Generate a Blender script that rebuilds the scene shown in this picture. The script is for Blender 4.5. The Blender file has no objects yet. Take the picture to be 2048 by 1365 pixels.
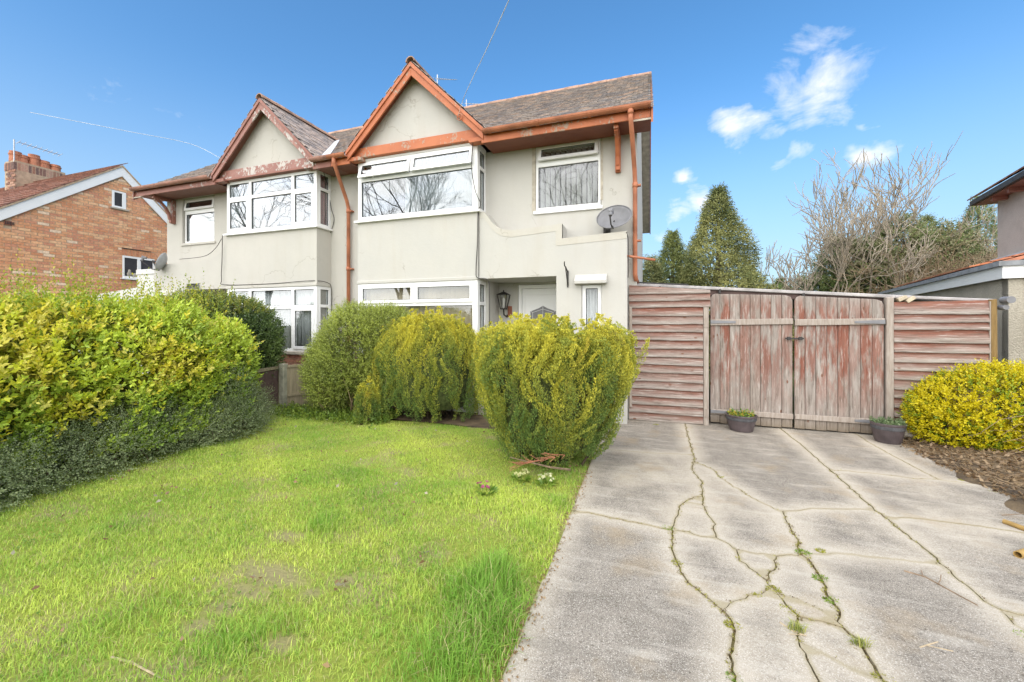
import bpy, bmesh, math, random
import numpy as np
from mathutils import Vector, Matrix
from mathutils.geometry import delaunay_2d_cdt
random.seed(7)
rng = np.random.default_rng(7)
sc = bpy.context.scene
COL = sc.collection
R = math.radians

# ------------------------------------------------------------------ camera, sky, sun, exposure
F_PX, HZ, TH = 805.153, 645.36, 0.32705            # focal length in photo pixels, horizon row, yaw
CAM = Vector((5.5704, -6.5062, 1.5))
cd = bpy.data.cameras.new('camera'); cam = bpy.data.objects.new('camera', cd); COL.objects.link(cam)
cd.sensor_width = 36; cd.lens = F_PX / 2048 * 36; cd.shift_y = -(682.5 - HZ) / 2048
cd.clip_start = .05; cd.clip_end = 2000
cam.location = CAM; cam.rotation_euler = (R(90), 0, TH)
sc.camera = cam

TOSUN = Vector((-.10, -.86, .66)).normalized()
SUN_STRENGTH, SUN_ANGLE, SKY_STRENGTH, EXPOSURE = 1.5, 135, .062, 2.13
w = bpy.data.worlds.new('World'); sc.world = w; w.use_nodes = True
nt = w.node_tree; nt.nodes.clear()
def wn(t, **k):
    n = nt.nodes.new(t)
    for a, b in k.items(): setattr(n, a, b)
    return n
def wl(a, b): nt.links.new(a, b)
def wmath(op, a, b=None, clamp=False):
    n = wn('ShaderNodeMath', operation=op); n.use_clamp = clamp
    for i, v in enumerate((a, b)):
        if v is None: continue
        if isinstance(v, (int, float)): n.inputs[i].default_value = v
        else: wl(v, n.inputs[i])
    return n.outputs[0]
out = wn('ShaderNodeOutputWorld'); bg = wn('ShaderNodeBackground'); wl(bg.outputs[0], out.inputs[0])
bg.inputs[1].default_value = SKY_STRENGTH
sky = wn('ShaderNodeTexSky', sky_type='NISHITA'); sky.sun_disc = False
sky.sun_elevation = math.asin(TOSUN.z); sky.sun_rotation = math.atan2(TOSUN.x, TOSUN.y)
sky.air_density = 1.0; sky.dust_density = 1.6; sky.ozone_density = 2.2
hs = wn('ShaderNodeHueSaturation'); hs.inputs['Saturation'].default_value = 1.26; hs.inputs['Hue'].default_value = .496; hs.inputs['Value'].default_value = 1.0
wl(sky.outputs[0], hs.inputs['Color'])
tc = wn('ShaderNodeTexCoord'); DIR = tc.outputs['Generated']
sep = wn('ShaderNodeSeparateXYZ'); wl(DIR, sep.inputs[0])
hz_ = wn('ShaderNodeMapRange', interpolation_type='SMOOTHSTEP'); wl(sep.outputs[2], hz_.inputs[0]); hz_.inputs[1].default_value = .50; hz_.inputs[2].default_value = .02; hz_.inputs[3].default_value = 0; hz_.inputs[4].default_value = .72
pale = wn('ShaderNodeMix', data_type='RGBA'); wl(hz_.outputs[0], pale.inputs[0]); wl(hs.outputs[0], pale.inputs[6]); pale.inputs[7].default_value = (1.75, 2.35, 3.0, 1)
zc = wmath('ADD', wmath('MAXIMUM', sep.outputs[2], 0.0), .28)
cmb = wn('ShaderNodeCombineXYZ'); wl(wmath('DIVIDE', sep.outputs[0], zc), cmb.inputs[0]); wl(wmath('DIVIDE', sep.outputs[1], zc), cmb.inputs[1])
n1 = wn('ShaderNodeTexNoise'); n1.inputs['Scale'].default_value = 5.2; n1.inputs['Detail'].default_value = 9; n1.inputs['Roughness'].default_value = .62; n1.inputs['Distortion'].default_value = .55
wl(cmb.outputs[0], n1.inputs['Vector'])
n2 = wn('ShaderNodeTexNoise'); n2.inputs['Scale'].default_value = .9; n2.inputs['Detail'].default_value = 3
wl(cmb.outputs[0], n2.inputs['Vector'])
def pxdir(px, py):
    X, Z = (px - 1024) / F_PX, -(py - HZ) / F_PX
    c, s = math.cos(TH), math.sin(TH)
    return Vector((X * c - s, X * s + c, Z)).normalized()
wob = wn('ShaderNodeTexNoise'); wob.inputs['Scale'].default_value = 9; wob.inputs['Detail'].default_value = 5; wl(DIR, wob.inputs['Vector'])
wsub = wn('ShaderNodeVectorMath', operation='SUBTRACT'); wl(wob.outputs['Color'], wsub.inputs[0]); wsub.inputs[1].default_value = (.5, .5, .5)
wsc = wn('ShaderNodeVectorMath', operation='SCALE'); wl(wsub.outputs[0], wsc.inputs[0]); wsc.inputs['Scale'].default_value = .17
wadd = wn('ShaderNodeVectorMath', operation='ADD'); wl(DIR, wadd.inputs[0]); wl(wsc.outputs[0], wadd.inputs[1]); WDIR = wadd.outputs[0]
cover = None                                       # cloud banks: soft clusters where the air holds clouds
for px, py, rad, amt in ((1650, 150, .12, 1), (1560, 200, .10, .9), (1500, 280, .08, .95), (1390, 345, .04, .95), (1545, 345, .045, .6), (1735, 325, .06, .95), (1365, 425, .06, .95), (1740, 225, .03, .7), (1330, 470, .05, .7), (1670, 115, .06, 1), (1470, 265, .07, 1), (1590, 300, .05, .8), (1730, 330, .06, 1), (1400, 410, .06, 1),
                     (200, 165, .10, .42), (330, 205, .09, .42), (640, 90, .08, .3), (1180, 80, .1, .3)):
    d = wn('ShaderNodeVectorMath', operation='DISTANCE'); wl(WDIR, d.inputs[0]); d.inputs[1].default_value = pxdir(px, py)
    m = wn('ShaderNodeMapRange', interpolation_type='SMOOTHSTEP'); wl(d.outputs['Value'], m.inputs[0])
    m.inputs[1].default_value = rad * 1.25; m.inputs[2].default_value = 0; m.inputs[3].default_value = 0; m.inputs[4].default_value = amt
    cover = m.outputs[0] if cover is None else wmath('MAXIMUM', cover, m.outputs[0])
back = wn('ShaderNodeMapRange', interpolation_type='SMOOTHSTEP'); wl(sep.outputs[1], back.inputs[0])   # the photo's window reflections show broken cloud over the street
back.inputs[1].default_value = .25; back.inputs[2].default_value = -.45; back.inputs[4].default_value = 1.0
cover = wmath('MAXIMUM', cover, wmath('MULTIPLY', back.outputs[0], wmath('ADD', n2.outputs['Fac'], .62), True))
thr = wmath('SUBTRACT', wmath('ADD', n1.outputs['Fac'], wmath('MULTIPLY', cover, .49)), .745)
cl = wmath('MULTIPLY', wmath('MULTIPLY', thr, 3.1, True), wmath('POWER', cover, .4), True)
mix = wn('ShaderNodeMix', data_type='RGBA'); wl(cl, mix.inputs[0]); wl(pale.outputs[2], mix.inputs[6]); mix.inputs[7].default_value = (4.3, 4.36, 4.45, 1)
wl(mix.outputs[2], bg.inputs[0])

sd = bpy.data.lights.new('sun', 'SUN'); sun = bpy.data.objects.new('sun', sd); COL.objects.link(sun)
sd.energy = SUN_STRENGTH; sd.angle = R(SUN_ANGLE); sd.color = (1, .975, .935)
sun.rotation_euler = (-TOSUN).to_track_quat('-Z', 'Y').to_euler(); sun.location = (9, -9, 14)
sc.view_settings.view_transform = 'Standard'; sc.view_settings.look = 'None'
sc.view_settings.exposure = EXPOSURE; sc.view_settings.gamma = 1; sc.view_settings.use_curve_mapping = False
sc.render.engine = 'CYCLES'; sc.cycles.use_denoising = True
sc.cycles.max_bounces = 8; sc.cycles.transparent_max_bounces = 12; sc.cycles.caustics_reflective = False; sc.cycles.caustics_refractive = False

# ------------------------------------------------------------------ surveying helpers: a photo ray meets a real plane
def ray(px, py):
    X, Z = (px - 1024) / F_PX, -(py - HZ) / F_PX
    c, s = math.cos(TH), math.sin(TH)
    return Vector((X * c - s, X * s + c, Z))
def onY(px, py, y): r = ray(px, py); return CAM + r * ((y - CAM.y) / r.y)
def onX(px, py, x): r = ray(px, py); return CAM + r * ((x - CAM.x) / r.x)
def onZ(px, py, z=0.): r = ray(px, py); return CAM + r * ((z - CAM.z) / r.z)
def at(px, py, D): return CAM + ray(px, py) * D

# ------------------------------------------------------------------ materials
def node(t, ty, **k):
    n = t.nodes.new(ty)
    for a, b in k.items(): setattr(n, a, b)
    return n
class MT:
    """small material writer"""
    def __init__(s, name):
        s.m = bpy.data.materials.new(name); s.m.use_nodes = True; s.t = s.m.node_tree
        s.b = s.t.nodes['Principled BSDF']; s.tc = None; s.geo = None
    def link(s, a, b): s.t.links.new(a, b)
    def pos(s):
        if s.geo is None: s.geo = node(s.t, 'ShaderNodeNewGeometry')
        return s.geo.outputs['Position']
    def coord(s, k='Object'):
        if s.tc is None: s.tc = node(s.t, 'ShaderNodeTexCoord')
        return s.tc.outputs[k]
    def vscale(s, v, sc_):
        m = node(s.t, 'ShaderNodeMapping'); s.link(v, m.inputs[0]); m.inputs['Scale'].default_value = sc_; return m.outputs[0]
    def noise(s, scale, detail=4, rough=.55, v=None, dist=0):
        n = node(s.t, 'ShaderNodeTexNoise'); n.inputs['Scale'].default_value = scale; n.inputs['Detail'].default_value = detail
        n.inputs['Roughness'].default_value = rough; n.inputs['Distortion'].default_value = dist
        s.link(v if v is not None else s.pos(), n.inputs['Vector']); return n.outputs['Fac']
    def ramp(s, f, a, b, lo=0., hi=1.):
        m = node(s.t, 'ShaderNodeMapRange'); m.clamp = True; s.link(f, m.inputs[0])
        for i, v in zip((1, 2, 3, 4), (a, b, lo, hi)): m.inputs[i].default_value = v
        return m.outputs[0]
    def math(s, op, a, b=None, clamp=False):
        n = node(s.t, 'ShaderNodeMath', operation=op); n.use_clamp = clamp
        for i, v in enumerate((a, b)):
            if v is None: continue
            if isinstance(v, (int, float)): n.inputs[i].default_value = v
            else: s.link(v, n.inputs[i])
        return n.outputs[0]
    def mix(s, f, a, b, blend='MIX'):
        n = node(s.t, 'ShaderNodeMix', data_type='RGBA', blend_type=blend)
        for i, v in ((0, f), (6, a), (7, b)):
            if isinstance(v, (int, float)): n.inputs[i].default_value = v
            elif isinstance(v, (tuple, list)): n.inputs[i].default_value = (*v[:3], 1)
            else: s.link(v, n.inputs[i])
        return n.outputs[2]
    def attr(s, k='Col'):
        n = node(s.t, 'ShaderNodeAttribute'); n.attribute_name = k; return n.outputs['Color']
    def orand(s): return node(s.t, 'ShaderNodeObjectInfo').outputs['Random']
    def bump(s, h, strength=.3, dist=.01):
        n = node(s.t, 'ShaderNodeBump'); n.inputs['Strength'].default_value = strength; n.inputs['Distance'].default_value = dist
        s.link(h, n.inputs['Height']); s.link(n.outputs[0], s.b.inputs['Normal'])
    def done(s, col=None, rough=.6, spec=.35, metal=0):
        if col is not None:
            if isinstance(col, (tuple, list)): s.b.inputs['Base Color'].default_value = (*col[:3], 1)
            else: s.link(col, s.b.inputs['Base Color'])
        if isinstance(rough, (int, float)): s.b.inputs['Roughness'].default_value = rough
        else: s.link(rough, s.b.inputs['Roughness'])
        s.b.inputs['Specular IOR Level'].default_value = spec; s.b.inputs['Metallic'].default_value = metal
        return s.m
def plain(name, col, rough=.55, var=.18, scale=5, bump=0., bscale=80, spec=.35, metal=0):
    m = MT(name); n = m.noise(scale, 5)
    c = m.mix(m.ramp(n, .3, .7), tuple(v * (1 - var) for v in col), tuple(min(1, v * (1 + var)) for v in col))
    if bump: m.bump(m.noise(bscale, 3), bump)
    return m.done(c, rough, spec, metal)

def wall_render(name, a, b, stain):
    m = MT(name)
    c = m.mix(m.ramp(m.noise(1.3, 6, .6), .35, .65), a, b)
    streak = m.noise(1., 5, .6, m.vscale(m.pos(), (5, 5, .7)))
    c = m.mix(m.math('MULTIPLY', m.ramp(streak, .5, .75), .30), c, stain)
    sp = m.noise(16, 4, .7); c = m.mix(m.math('MULTIPLY', m.ramp(sp, .62, .75), .3), c, stain)
    vo = node(m.t, 'ShaderNodeTexVoronoi', feature='DISTANCE_TO_EDGE'); vo.inputs['Scale'].default_value = .55
    wv = node(m.t, 'ShaderNodeVectorMath', operation='ADD'); m.link(m.pos(), wv.inputs[0]); nn_ = node(m.t, 'ShaderNodeTexNoise'); nn_.inputs['Scale'].default_value = 2.6; nn_.inputs['Detail'].default_value = 6; m.link(m.pos(), nn_.inputs['Vector']); m.link(nn_.outputs['Color'], wv.inputs[1]); m.link(wv.outputs[0], vo.inputs['Vector'])
    c = m.mix(m.math('MULTIPLY', m.ramp(vo.outputs['Distance'], .006, .001), m.ramp(m.noise(1.1, 2), .52, .58, 0, .65)), c, (.30, .27, .22))
    h = m.math('ADD', m.math('MULTIPLY', m.noise(9, 4), .8), m.math('MULTIPLY', m.noise(95, 3), .5))
    m.bump(h, .35, .012); return m.done(c, .85, .15)
M = {}
M['render'] = wall_render('cream_render', (.505, .49, .445), (.475, .465, .43), (.43, .39, .32))
M['render_left'] = wall_render('ivory_render', (.515, .495, .445), (.48, .465, .42), (.43, .40, .33))
M['moulding'] = wall_render('moulding_render', (.51, .495, .445), (.49, .465, .405), (.42, .365, .29))
M['white_wall'] = wall_render('white_render', (.66, .66, .64), (.62, .62, .59), (.5, .49, .44))
M['upvc'] = plain('white_upvc', (.80, .80, .79), .28, .03, 3, spec=.5)
M['dark'] = plain('dark_rubber', (.03, .03, .03), .6)
M['inside'] = plain('room_inside', (.30, .28, .25), .9, .1)
M['blind'] = plain('blind_fabric', (.44, .43, .40), .9, .05, 20)
M['blind_beige'] = plain('beige_blind', (.60, .50, .36), .9, .12, 3)
M['net'] = plain('net_curtain', (.52, .53, .53), .9, .06, 14)
M['pink'] = plain('pink_curtain', (.36, .17, .19), .9, .12, 14)
M['iron'] = plain('black_iron', (.035, .032, .03), .55, .4, 20, spec=.4)
M['lead'] = plain('lead_flashing', (.62, .63, .65), .5, .12, 6, metal=.2)
M['dish'] = plain('dish_grey', (.20, .20, .21), .5, .15, 9)
M['dish_pale'] = plain('dish_pale', (.38, .39, .40), .5, .15, 9)
M['aerial'] = plain('aerial_metal', (.45, .46, .48), .4, .1, metal=.6)
M['cable'] = plain('black_cable', (.05, .045, .04), .6)
M['cable_pale'] = plain('pale_cable', (.62, .63, .64), .6)
M['terracotta'] = plain('terracotta', (.46, .19, .11), .8, .25, 6, .2)
M['ridge'] = plain('ridge_terracotta', (.36, .225, .16), .85, .45, 5, .3)
M['mortar'] = plain('mortar', (.43, .32, .22), .9, .2, 10, .3)
M['stone'] = plain('stone', (.42, .38, .31), .9, .25, 9, .5, 30)
M['concrete_post'] = plain('post_concrete', (.27, .265, .20), .9, .3, 8, .4, 60)
M['brown_board'] = plain('brown_board', (.105, .068, .06), .75, .3, 5, .2, 30)
M['garage_door'] = plain('garage_door', (.27, .095, .055), .5, .12, 4)
M['felt'] = plain('grey_felt', (.25, .26, .27), .9, .25, 8, .3)
M['pot'] = plain('pot_plastic', (.082, .064, .066), .5, .35, 7, .25, 25, spec=.4)
M['soil'] = plain('potting_soil', (.045, .032, .022), .95, .4, 20, .6)
M['rubber'] = plain('grey_rubber', (.07, .07, .075), .7, .3, 20)
M['ochre_pipe'] = plain('ochre_pipe', (.36, .23, .075), .5, .2, 12)
M['dull_strip'] = plain('dull_strip', (.40, .375, .365), .8, .3, 7, .2)
M['twig'] = plain('twig_bark', (.22, .155, .10), .85, .35, 30)
M['dry'] = plain('dry_stem', (.30, .215, .13), .9, .4, 8)
M['straw'] = plain('straw', (.48, .38, .25), .9, .2, 30)
M['bark'] = plain('bark', (.17, .14, .105), .9, .4, 12, .4)
M['pale_bark'] = plain('pale_bark', (.40, .34, .26), .9, .35, 8, .4)
M['brown_bark'] = plain('brown_bark', (.36, .305, .23), .9, .35, 8, .4)
M['conifer_wood'] = plain('conifer_wood', (.055, .04, .022), .95, .4, 15, .4)
M['conifer_core'] = plain('conifer_core', (.085, .105, .035), .95, .5, 25, .8, 60)
M['room_dark'] = plain('dim_room', (.045, .045, .05), .9)  # near-black room colour, with the lack of light put into it
M['timber'] = plain('pale_offcut', (.47, .40, .29), .85, .2, 12)
M['bulb'] = plain('bulb_glass', (.75, .74, .70), .2)

def peeling(name, paint, paint2, wood, amt):
    m = MT(name)
    c = m.mix(m.ramp(m.noise(3.5, 4), .35, .65), paint, paint2)
    p = m.noise(17, 7, .68, m.vscale(m.pos(), (1.2, 1.2, .8)))
    big = m.noise(2.2, 3)
    f = m.ramp(m.math('ADD', m.math('MULTIPLY', big, .55), m.math('MULTIPLY', p, .6)), .70 - amt, .735 - amt)
    c = m.mix(f, c, wood); m.bump(m.math('SUBTRACT', m.noise(60, 3), m.math('MULTIPLY', f, 2)), .3, .006)
    return m.done(c, m.math('ADD', m.math('MULTIPLY', f, .3), .48), .3)
M['orange'] = peeling('orange_paint', (.50, .165, .072), (.40, .125, .055), (.40, .30, .23), .055)
M['brown'] = peeling('brown_paint', (.31, .135, .10), (.25, .108, .08), (.46, .42, .39), .04)
M['brown_worn'] = peeling('worn_brown_paint', (.34, .17, .135), (.27, .125, .10), (.52, .48, .44), .115)
M['soffit_r'] = peeling('soffit_stain', (.235, .085, .055), (.20, .07, .045), (.16, .06, .04), 0)
M['soffit_l'] = peeling('soffit_brown', (.27, .13, .105), (.23, .108, .085), (.17, .08, .06), 0)
M['gutter_r'] = plain('orange_gutter', (.42, .16, .085), .6, .32, 4, .15, 40)
M['gutter_l'] = plain('brown_gutter', (.36, .19, .145), .6, .3, 4, .15, 40)

def attr_mat(name, rough=.85, bump=.3, bscale=70, var=.25, nscale=14, lichen=None):
    m = MT(name); c = m.attr()
    n = m.ramp(m.noise(nscale, 5), .3, .7, 1 - var, 1 + var)
    cm = node(m.t, 'ShaderNodeCombineColor'); [m.link(n, cm.inputs[i]) for i in range(3)]
    c = m.mix(1., c, cm.outputs[0], 'MULTIPLY')
    if lichen: c = m.mix(m.math('MULTIPLY', m.ramp(m.noise(5.5, 7, .7), .57, .68), .6), c, lichen)
    if bump: m.bump(m.noise(bscale, 4), bump, .006)
    return m.done(c, rough, .2)
M['tile'] = attr_mat('clay_tile', .85, .3, 60, .3, 20, (.24, .17, .10))
M['brick'] = attr_mat('brick_face', .9, .4, 70, .22, 25)

def leaf_mat(name, rough=.45, trans=.3, spec=.35):
    m = MT(name); c = m.attr(); m.done(c, rough, spec)
    tr = node(m.t, 'ShaderNodeBsdfTranslucent'); m.link(c, tr.inputs[0])
    mx = node(m.t, 'ShaderNodeMixShader'); mx.inputs[0].default_value = trans
    m.link(m.b.outputs[0], mx.inputs[1]); m.link(tr.outputs[0], mx.inputs[2])
    m.link(mx.outputs[0], m.t.nodes['Material Output'].inputs[0]); return m.m
M['leaf'] = leaf_mat('leaf_green', .42, .32, .4)
M['needle'] = leaf_mat('needle_green', .7, .22, .2)
M['grass'] = leaf_mat('grass_blade', .6, .38, .25)
M['petal'] = leaf_mat('petal', .7, .35, .2)

def glass(name, refl, tint):
    m = bpy.data.materials.new(name); m.use_nodes = True; t = m.node_tree; t.nodes.clear()
    o = node(t, 'ShaderNodeOutputMaterial'); tr = node(t, 'ShaderNodeBsdfTransparent'); tr.inputs[0].default_value = (*tint, 1)
    g = node(t, 'ShaderNodeBsdfGlossy'); g.inputs['Roughness'].default_value = .012; g.inputs['Color'].default_value = (.97, .98, 1, 1)
    lw = node(t, 'ShaderNodeLayerWeight'); lw.inputs[0].default_value = .35
    mr = node(t, 'ShaderNodeMapRange'); t.links.new(lw.outputs['Facing'], mr.inputs[0]); mr.inputs[3].default_value = refl; mr.inputs[4].default_value = min(1, refl + .34)
    mx = node(t, 'ShaderNodeMixShader'); t.links.new(mr.outputs[0], mx.inputs[0]); t.links.new(tr.outputs[0], mx.inputs[1]); t.links.new(g.outputs[0], mx.inputs[2])
    t.links.new(mx.outputs[0], o.inputs[0]); return m
M['glass'] = glass('window_glass', .045, (.93, .95, .95))
M['glass_mirror'] = glass('coated_glass', .12, (.80, .84, .85))
M['glass_clear'] = glass('lamp_glass', .10, (.96, .96, .95))

def plank_mat(name, vertical):
    m = MT(name); P = m.pos()
    rnd = m.orand()
    off = node(m.t, 'ShaderNodeVectorMath', operation='ADD'); m.link(P, off.inputs[0])
    cv = node(m.t, 'ShaderNodeCombineXYZ'); rr = m.math('MULTIPLY', rnd, 37.); [m.link(rr, cv.inputs[i]) for i in range(3)]; m.link(cv.outputs[0], off.inputs[1])
    v = off.outputs[0]
    st = (14, 14, 1.1) if vertical else (1.1, 14, 18)
    gr = m.noise(1.7, 6, .62, m.vscale(v, st), .4)
    fine = m.noise(5., 5, .7, m.vscale(v, (11, 11, .7) if vertical else (.7, 11, 13)))
    grey = m.mix(m.ramp(gr, .3, .7), (.225, .192, .165), (.375, .335, .30))
    grey = m.mix(m.ramp(m.math('FRACT', m.math('MULTIPLY', rnd, 7.3)), .2, 1, 0, .55), grey, (.25, .205, .17))
    red = m.mix(m.ramp(gr, .35, .65), (.17, .058, .038), (.265, .115, .08))
    g = node(m.t, 'ShaderNodeSeparateXYZ'); m.link(m.coord('Generated'), g.inputs[0])
    blot = m.noise(2.6, 5, .62, m.vscale(v, (4.5, 4.5, .9) if vertical else (.9, 4.5, 4.5)))
    if vertical:      # remains of red stain, washed off near foot and behind the top rail
        z = g.outputs[2]
        band = m.math('MULTIPLY', m.ramp(z, .06, .45), m.ramp(z, 1.02, .9))
        f = m.math('MULTIPLY', m.ramp(m.math('ADD', blot, m.math('MULTIPLY', fine, .25)), .54, .67), band)
        f = m.math('MULTIPLY', f, m.ramp(m.math('FRACT', m.math('MULTIPLY', rnd, 3.7)), 0, 1, .5, 1.05))
        foot = m.math('MULTIPLY', m.ramp(z, .10, .0), .75)
    else:             # the lapped upper part of each board keeps its red brown stain
        z = m.math('ADD', g.outputs[2], m.math('MULTIPLY', m.math('SUBTRACT', blot, .5), .9))
        f = m.math('MULTIPLY', m.math('MULTIPLY', m.ramp(z, .12, .80), m.ramp(m.math('FRACT', m.math('MULTIPLY', rnd, 5.1)), 0, 1, .75, 1.15)), .95)
        foot = m.math('MULTIPLY', m.ramp(rnd, .9, 1), .0)
    c = m.mix(f, grey, red)
    c = m.mix(m.math('MULTIPLY', m.ramp(fine, .56, .66), .65), c, (.52, .475, .43))
    c = m.mix(m.math('MULTIPLY', m.ramp(fine, .46, .36), .75), c, (.12, .09, .07))
    c = m.mix(foot, c, (.17, .13, .085))
    vo = node(m.t, 'ShaderNodeTexVoronoi'); vo.inputs['Scale'].default_value = 1.; m.link(m.vscale(v, (7, 7, 3.2) if vertical else (3.2, 7, 7)), vo.inputs['Vector'])
    c = m.mix(m.ramp(vo.outputs['Distance'], .10, .06), c, (.17, .085, .055))
    m.bump(m.math('ADD', gr, m.math('MULTIPLY', fine, .8)), .5, .006)
    return m.done(c, .8, .2)
M['board'] = plank_mat('weathered_board', True)
M['plank'] = plank_mat('weathered_plank', False)
def oldwood(name, a, b):
    m = MT(name); gr = m.noise(2, 6, .65, m.vscale(m.pos(), (18, 18, 2.)))
    c = m.mix(m.ramp(gr, .3, .7), a, b); m.bump(gr, .4, .005); return m.done(c, .85, .2)
M['grey_wood'] = oldwood('grey_wood', (.25, .20, .165), (.43, .38, .33))
M['green_wood'] = oldwood('greened_wood', (.20, .17, .105), (.33, .28, .19))
M['brown_post'] = oldwood('brown_post', (.16, .10, .035), (.30, .20, .085))

def concrete():
    m = MT('driveway_concrete'); e = node(m.t, 'ShaderNodeSeparateColor'); m.link(m.attr(), e.inputs[0])
    edge = e.outputs[0]; rnd = e.outputs[1]
    big = m.noise(1.1, 6, .62); mid = m.noise(4.3, 6, .65, None, .3); fine = m.noise(85, 4, .75); sp = m.noise(210, 3, .7)
    pale = m.mix(m.ramp(mid, .3, .7), (.385, .335, .262), (.465, .41, .33))
    dark = m.mix(m.ramp(mid, .35, .65), (.185, .162, .132), (.285, .25, .205))
    f = m.math('MULTIPLY', m.ramp(edge, .08, .55), m.ramp(m.math('ADD', big, m.math('MULTIPLY', rnd, .24)), .38, .58))
    c = m.mix(f, pale, dark)
    c = m.mix(m.math('MULTIPLY', m.ramp(fine, .52, .66), m.math('ADD', m.math('MULTIPLY', f, .75), .30)), c, (.10, .085, .068))
    c = m.mix(m.math('MULTIPLY', m.ramp(sp, .54, .63), .65), c, (.72, .67, .59))
    c = m.mix(m.math('MULTIPLY', m.ramp(m.noise(2.1, 5, .6), .55, .72), .5), c, (.36, .27, .16))
    lay_ = m.noise(1., 5, .6, m.vscale(m.pos(), (2.2, 11, 1)))
    c = m.mix(m.math('MULTIPLY', m.ramp(lay_, .54, .68), .4), c, (.52, .475, .40))
    c = m.mix(m.math('MULTIPLY', m.ramp(lay_, .42, .3), .35), c, (.20, .18, .15))
    c = m.mix(m.math('MULTIPLY', m.ramp(edge, .06, .0), .55), c, (.30, .25, .13))
    h = m.math('ADD', m.math('MULTIPLY', fine, .6), m.math('MULTIPLY', mid, 1.2))
    comb = m.noise(1., 3, .5, m.vscale(m.pos(), (55, 7, 1)))
    h = m.math('ADD', h, m.math('MULTIPLY', comb, .8))
    m.bump(h, .5, .006); return m.done(c, .9, .15)
M['concrete'] = concrete()
def soil(name, a, b, c3, earth=None):
    m = MT(name); c = m.mix(m.ramp(m.noise(7, 6, .65), .3, .7), a, b); c = m.mix(m.ramp(m.noise(2.3, 5, .6), .5, .68), c, c3)
    if earth: c = m.mix(m.attr(), c, earth)
    m.bump(m.noise(40, 5), .7, .02); return m.done(c, .95, .1)
M['lawn_soil'] = soil('lawn_soil', (.20, .25, .045), (.28, .30, .06), (.30, .25, .13), (.26, .23, .11))
M['crack_soil'] = soil('crack_moss', (.20, .165, .075), (.27, .235, .085), (.13, .10, .065))
M['bed_soil'] = soil('bed_soil', (.10, .075, .05), (.19, .14, .085), (.07, .055, .042))
M['ground'] = soil('far_ground', (.07, .09, .03), (.12, .12, .05), (.13, .11, .08))
def roughcast(name, a, b):
    m = MT(name); v = m.noise(55, 4, .7); c = m.mix(m.ramp(v, .35, .65), a, b); c = m.mix(m.ramp(m.noise(1.5, 4), .5, .8), c, tuple(x * .85 for x in a))
    m.bump(m.noise(45, 4, .7), .9, .03); return m.done(c, .95, .1)
M['roughcast'] = roughcast('pebbledash', (.42, .375, .30), (.58, .535, .44))
M['roughcast_pink'] = roughcast('pinkish_roughcast', (.50, .43, .375), (.62, .55, .49))

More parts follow.
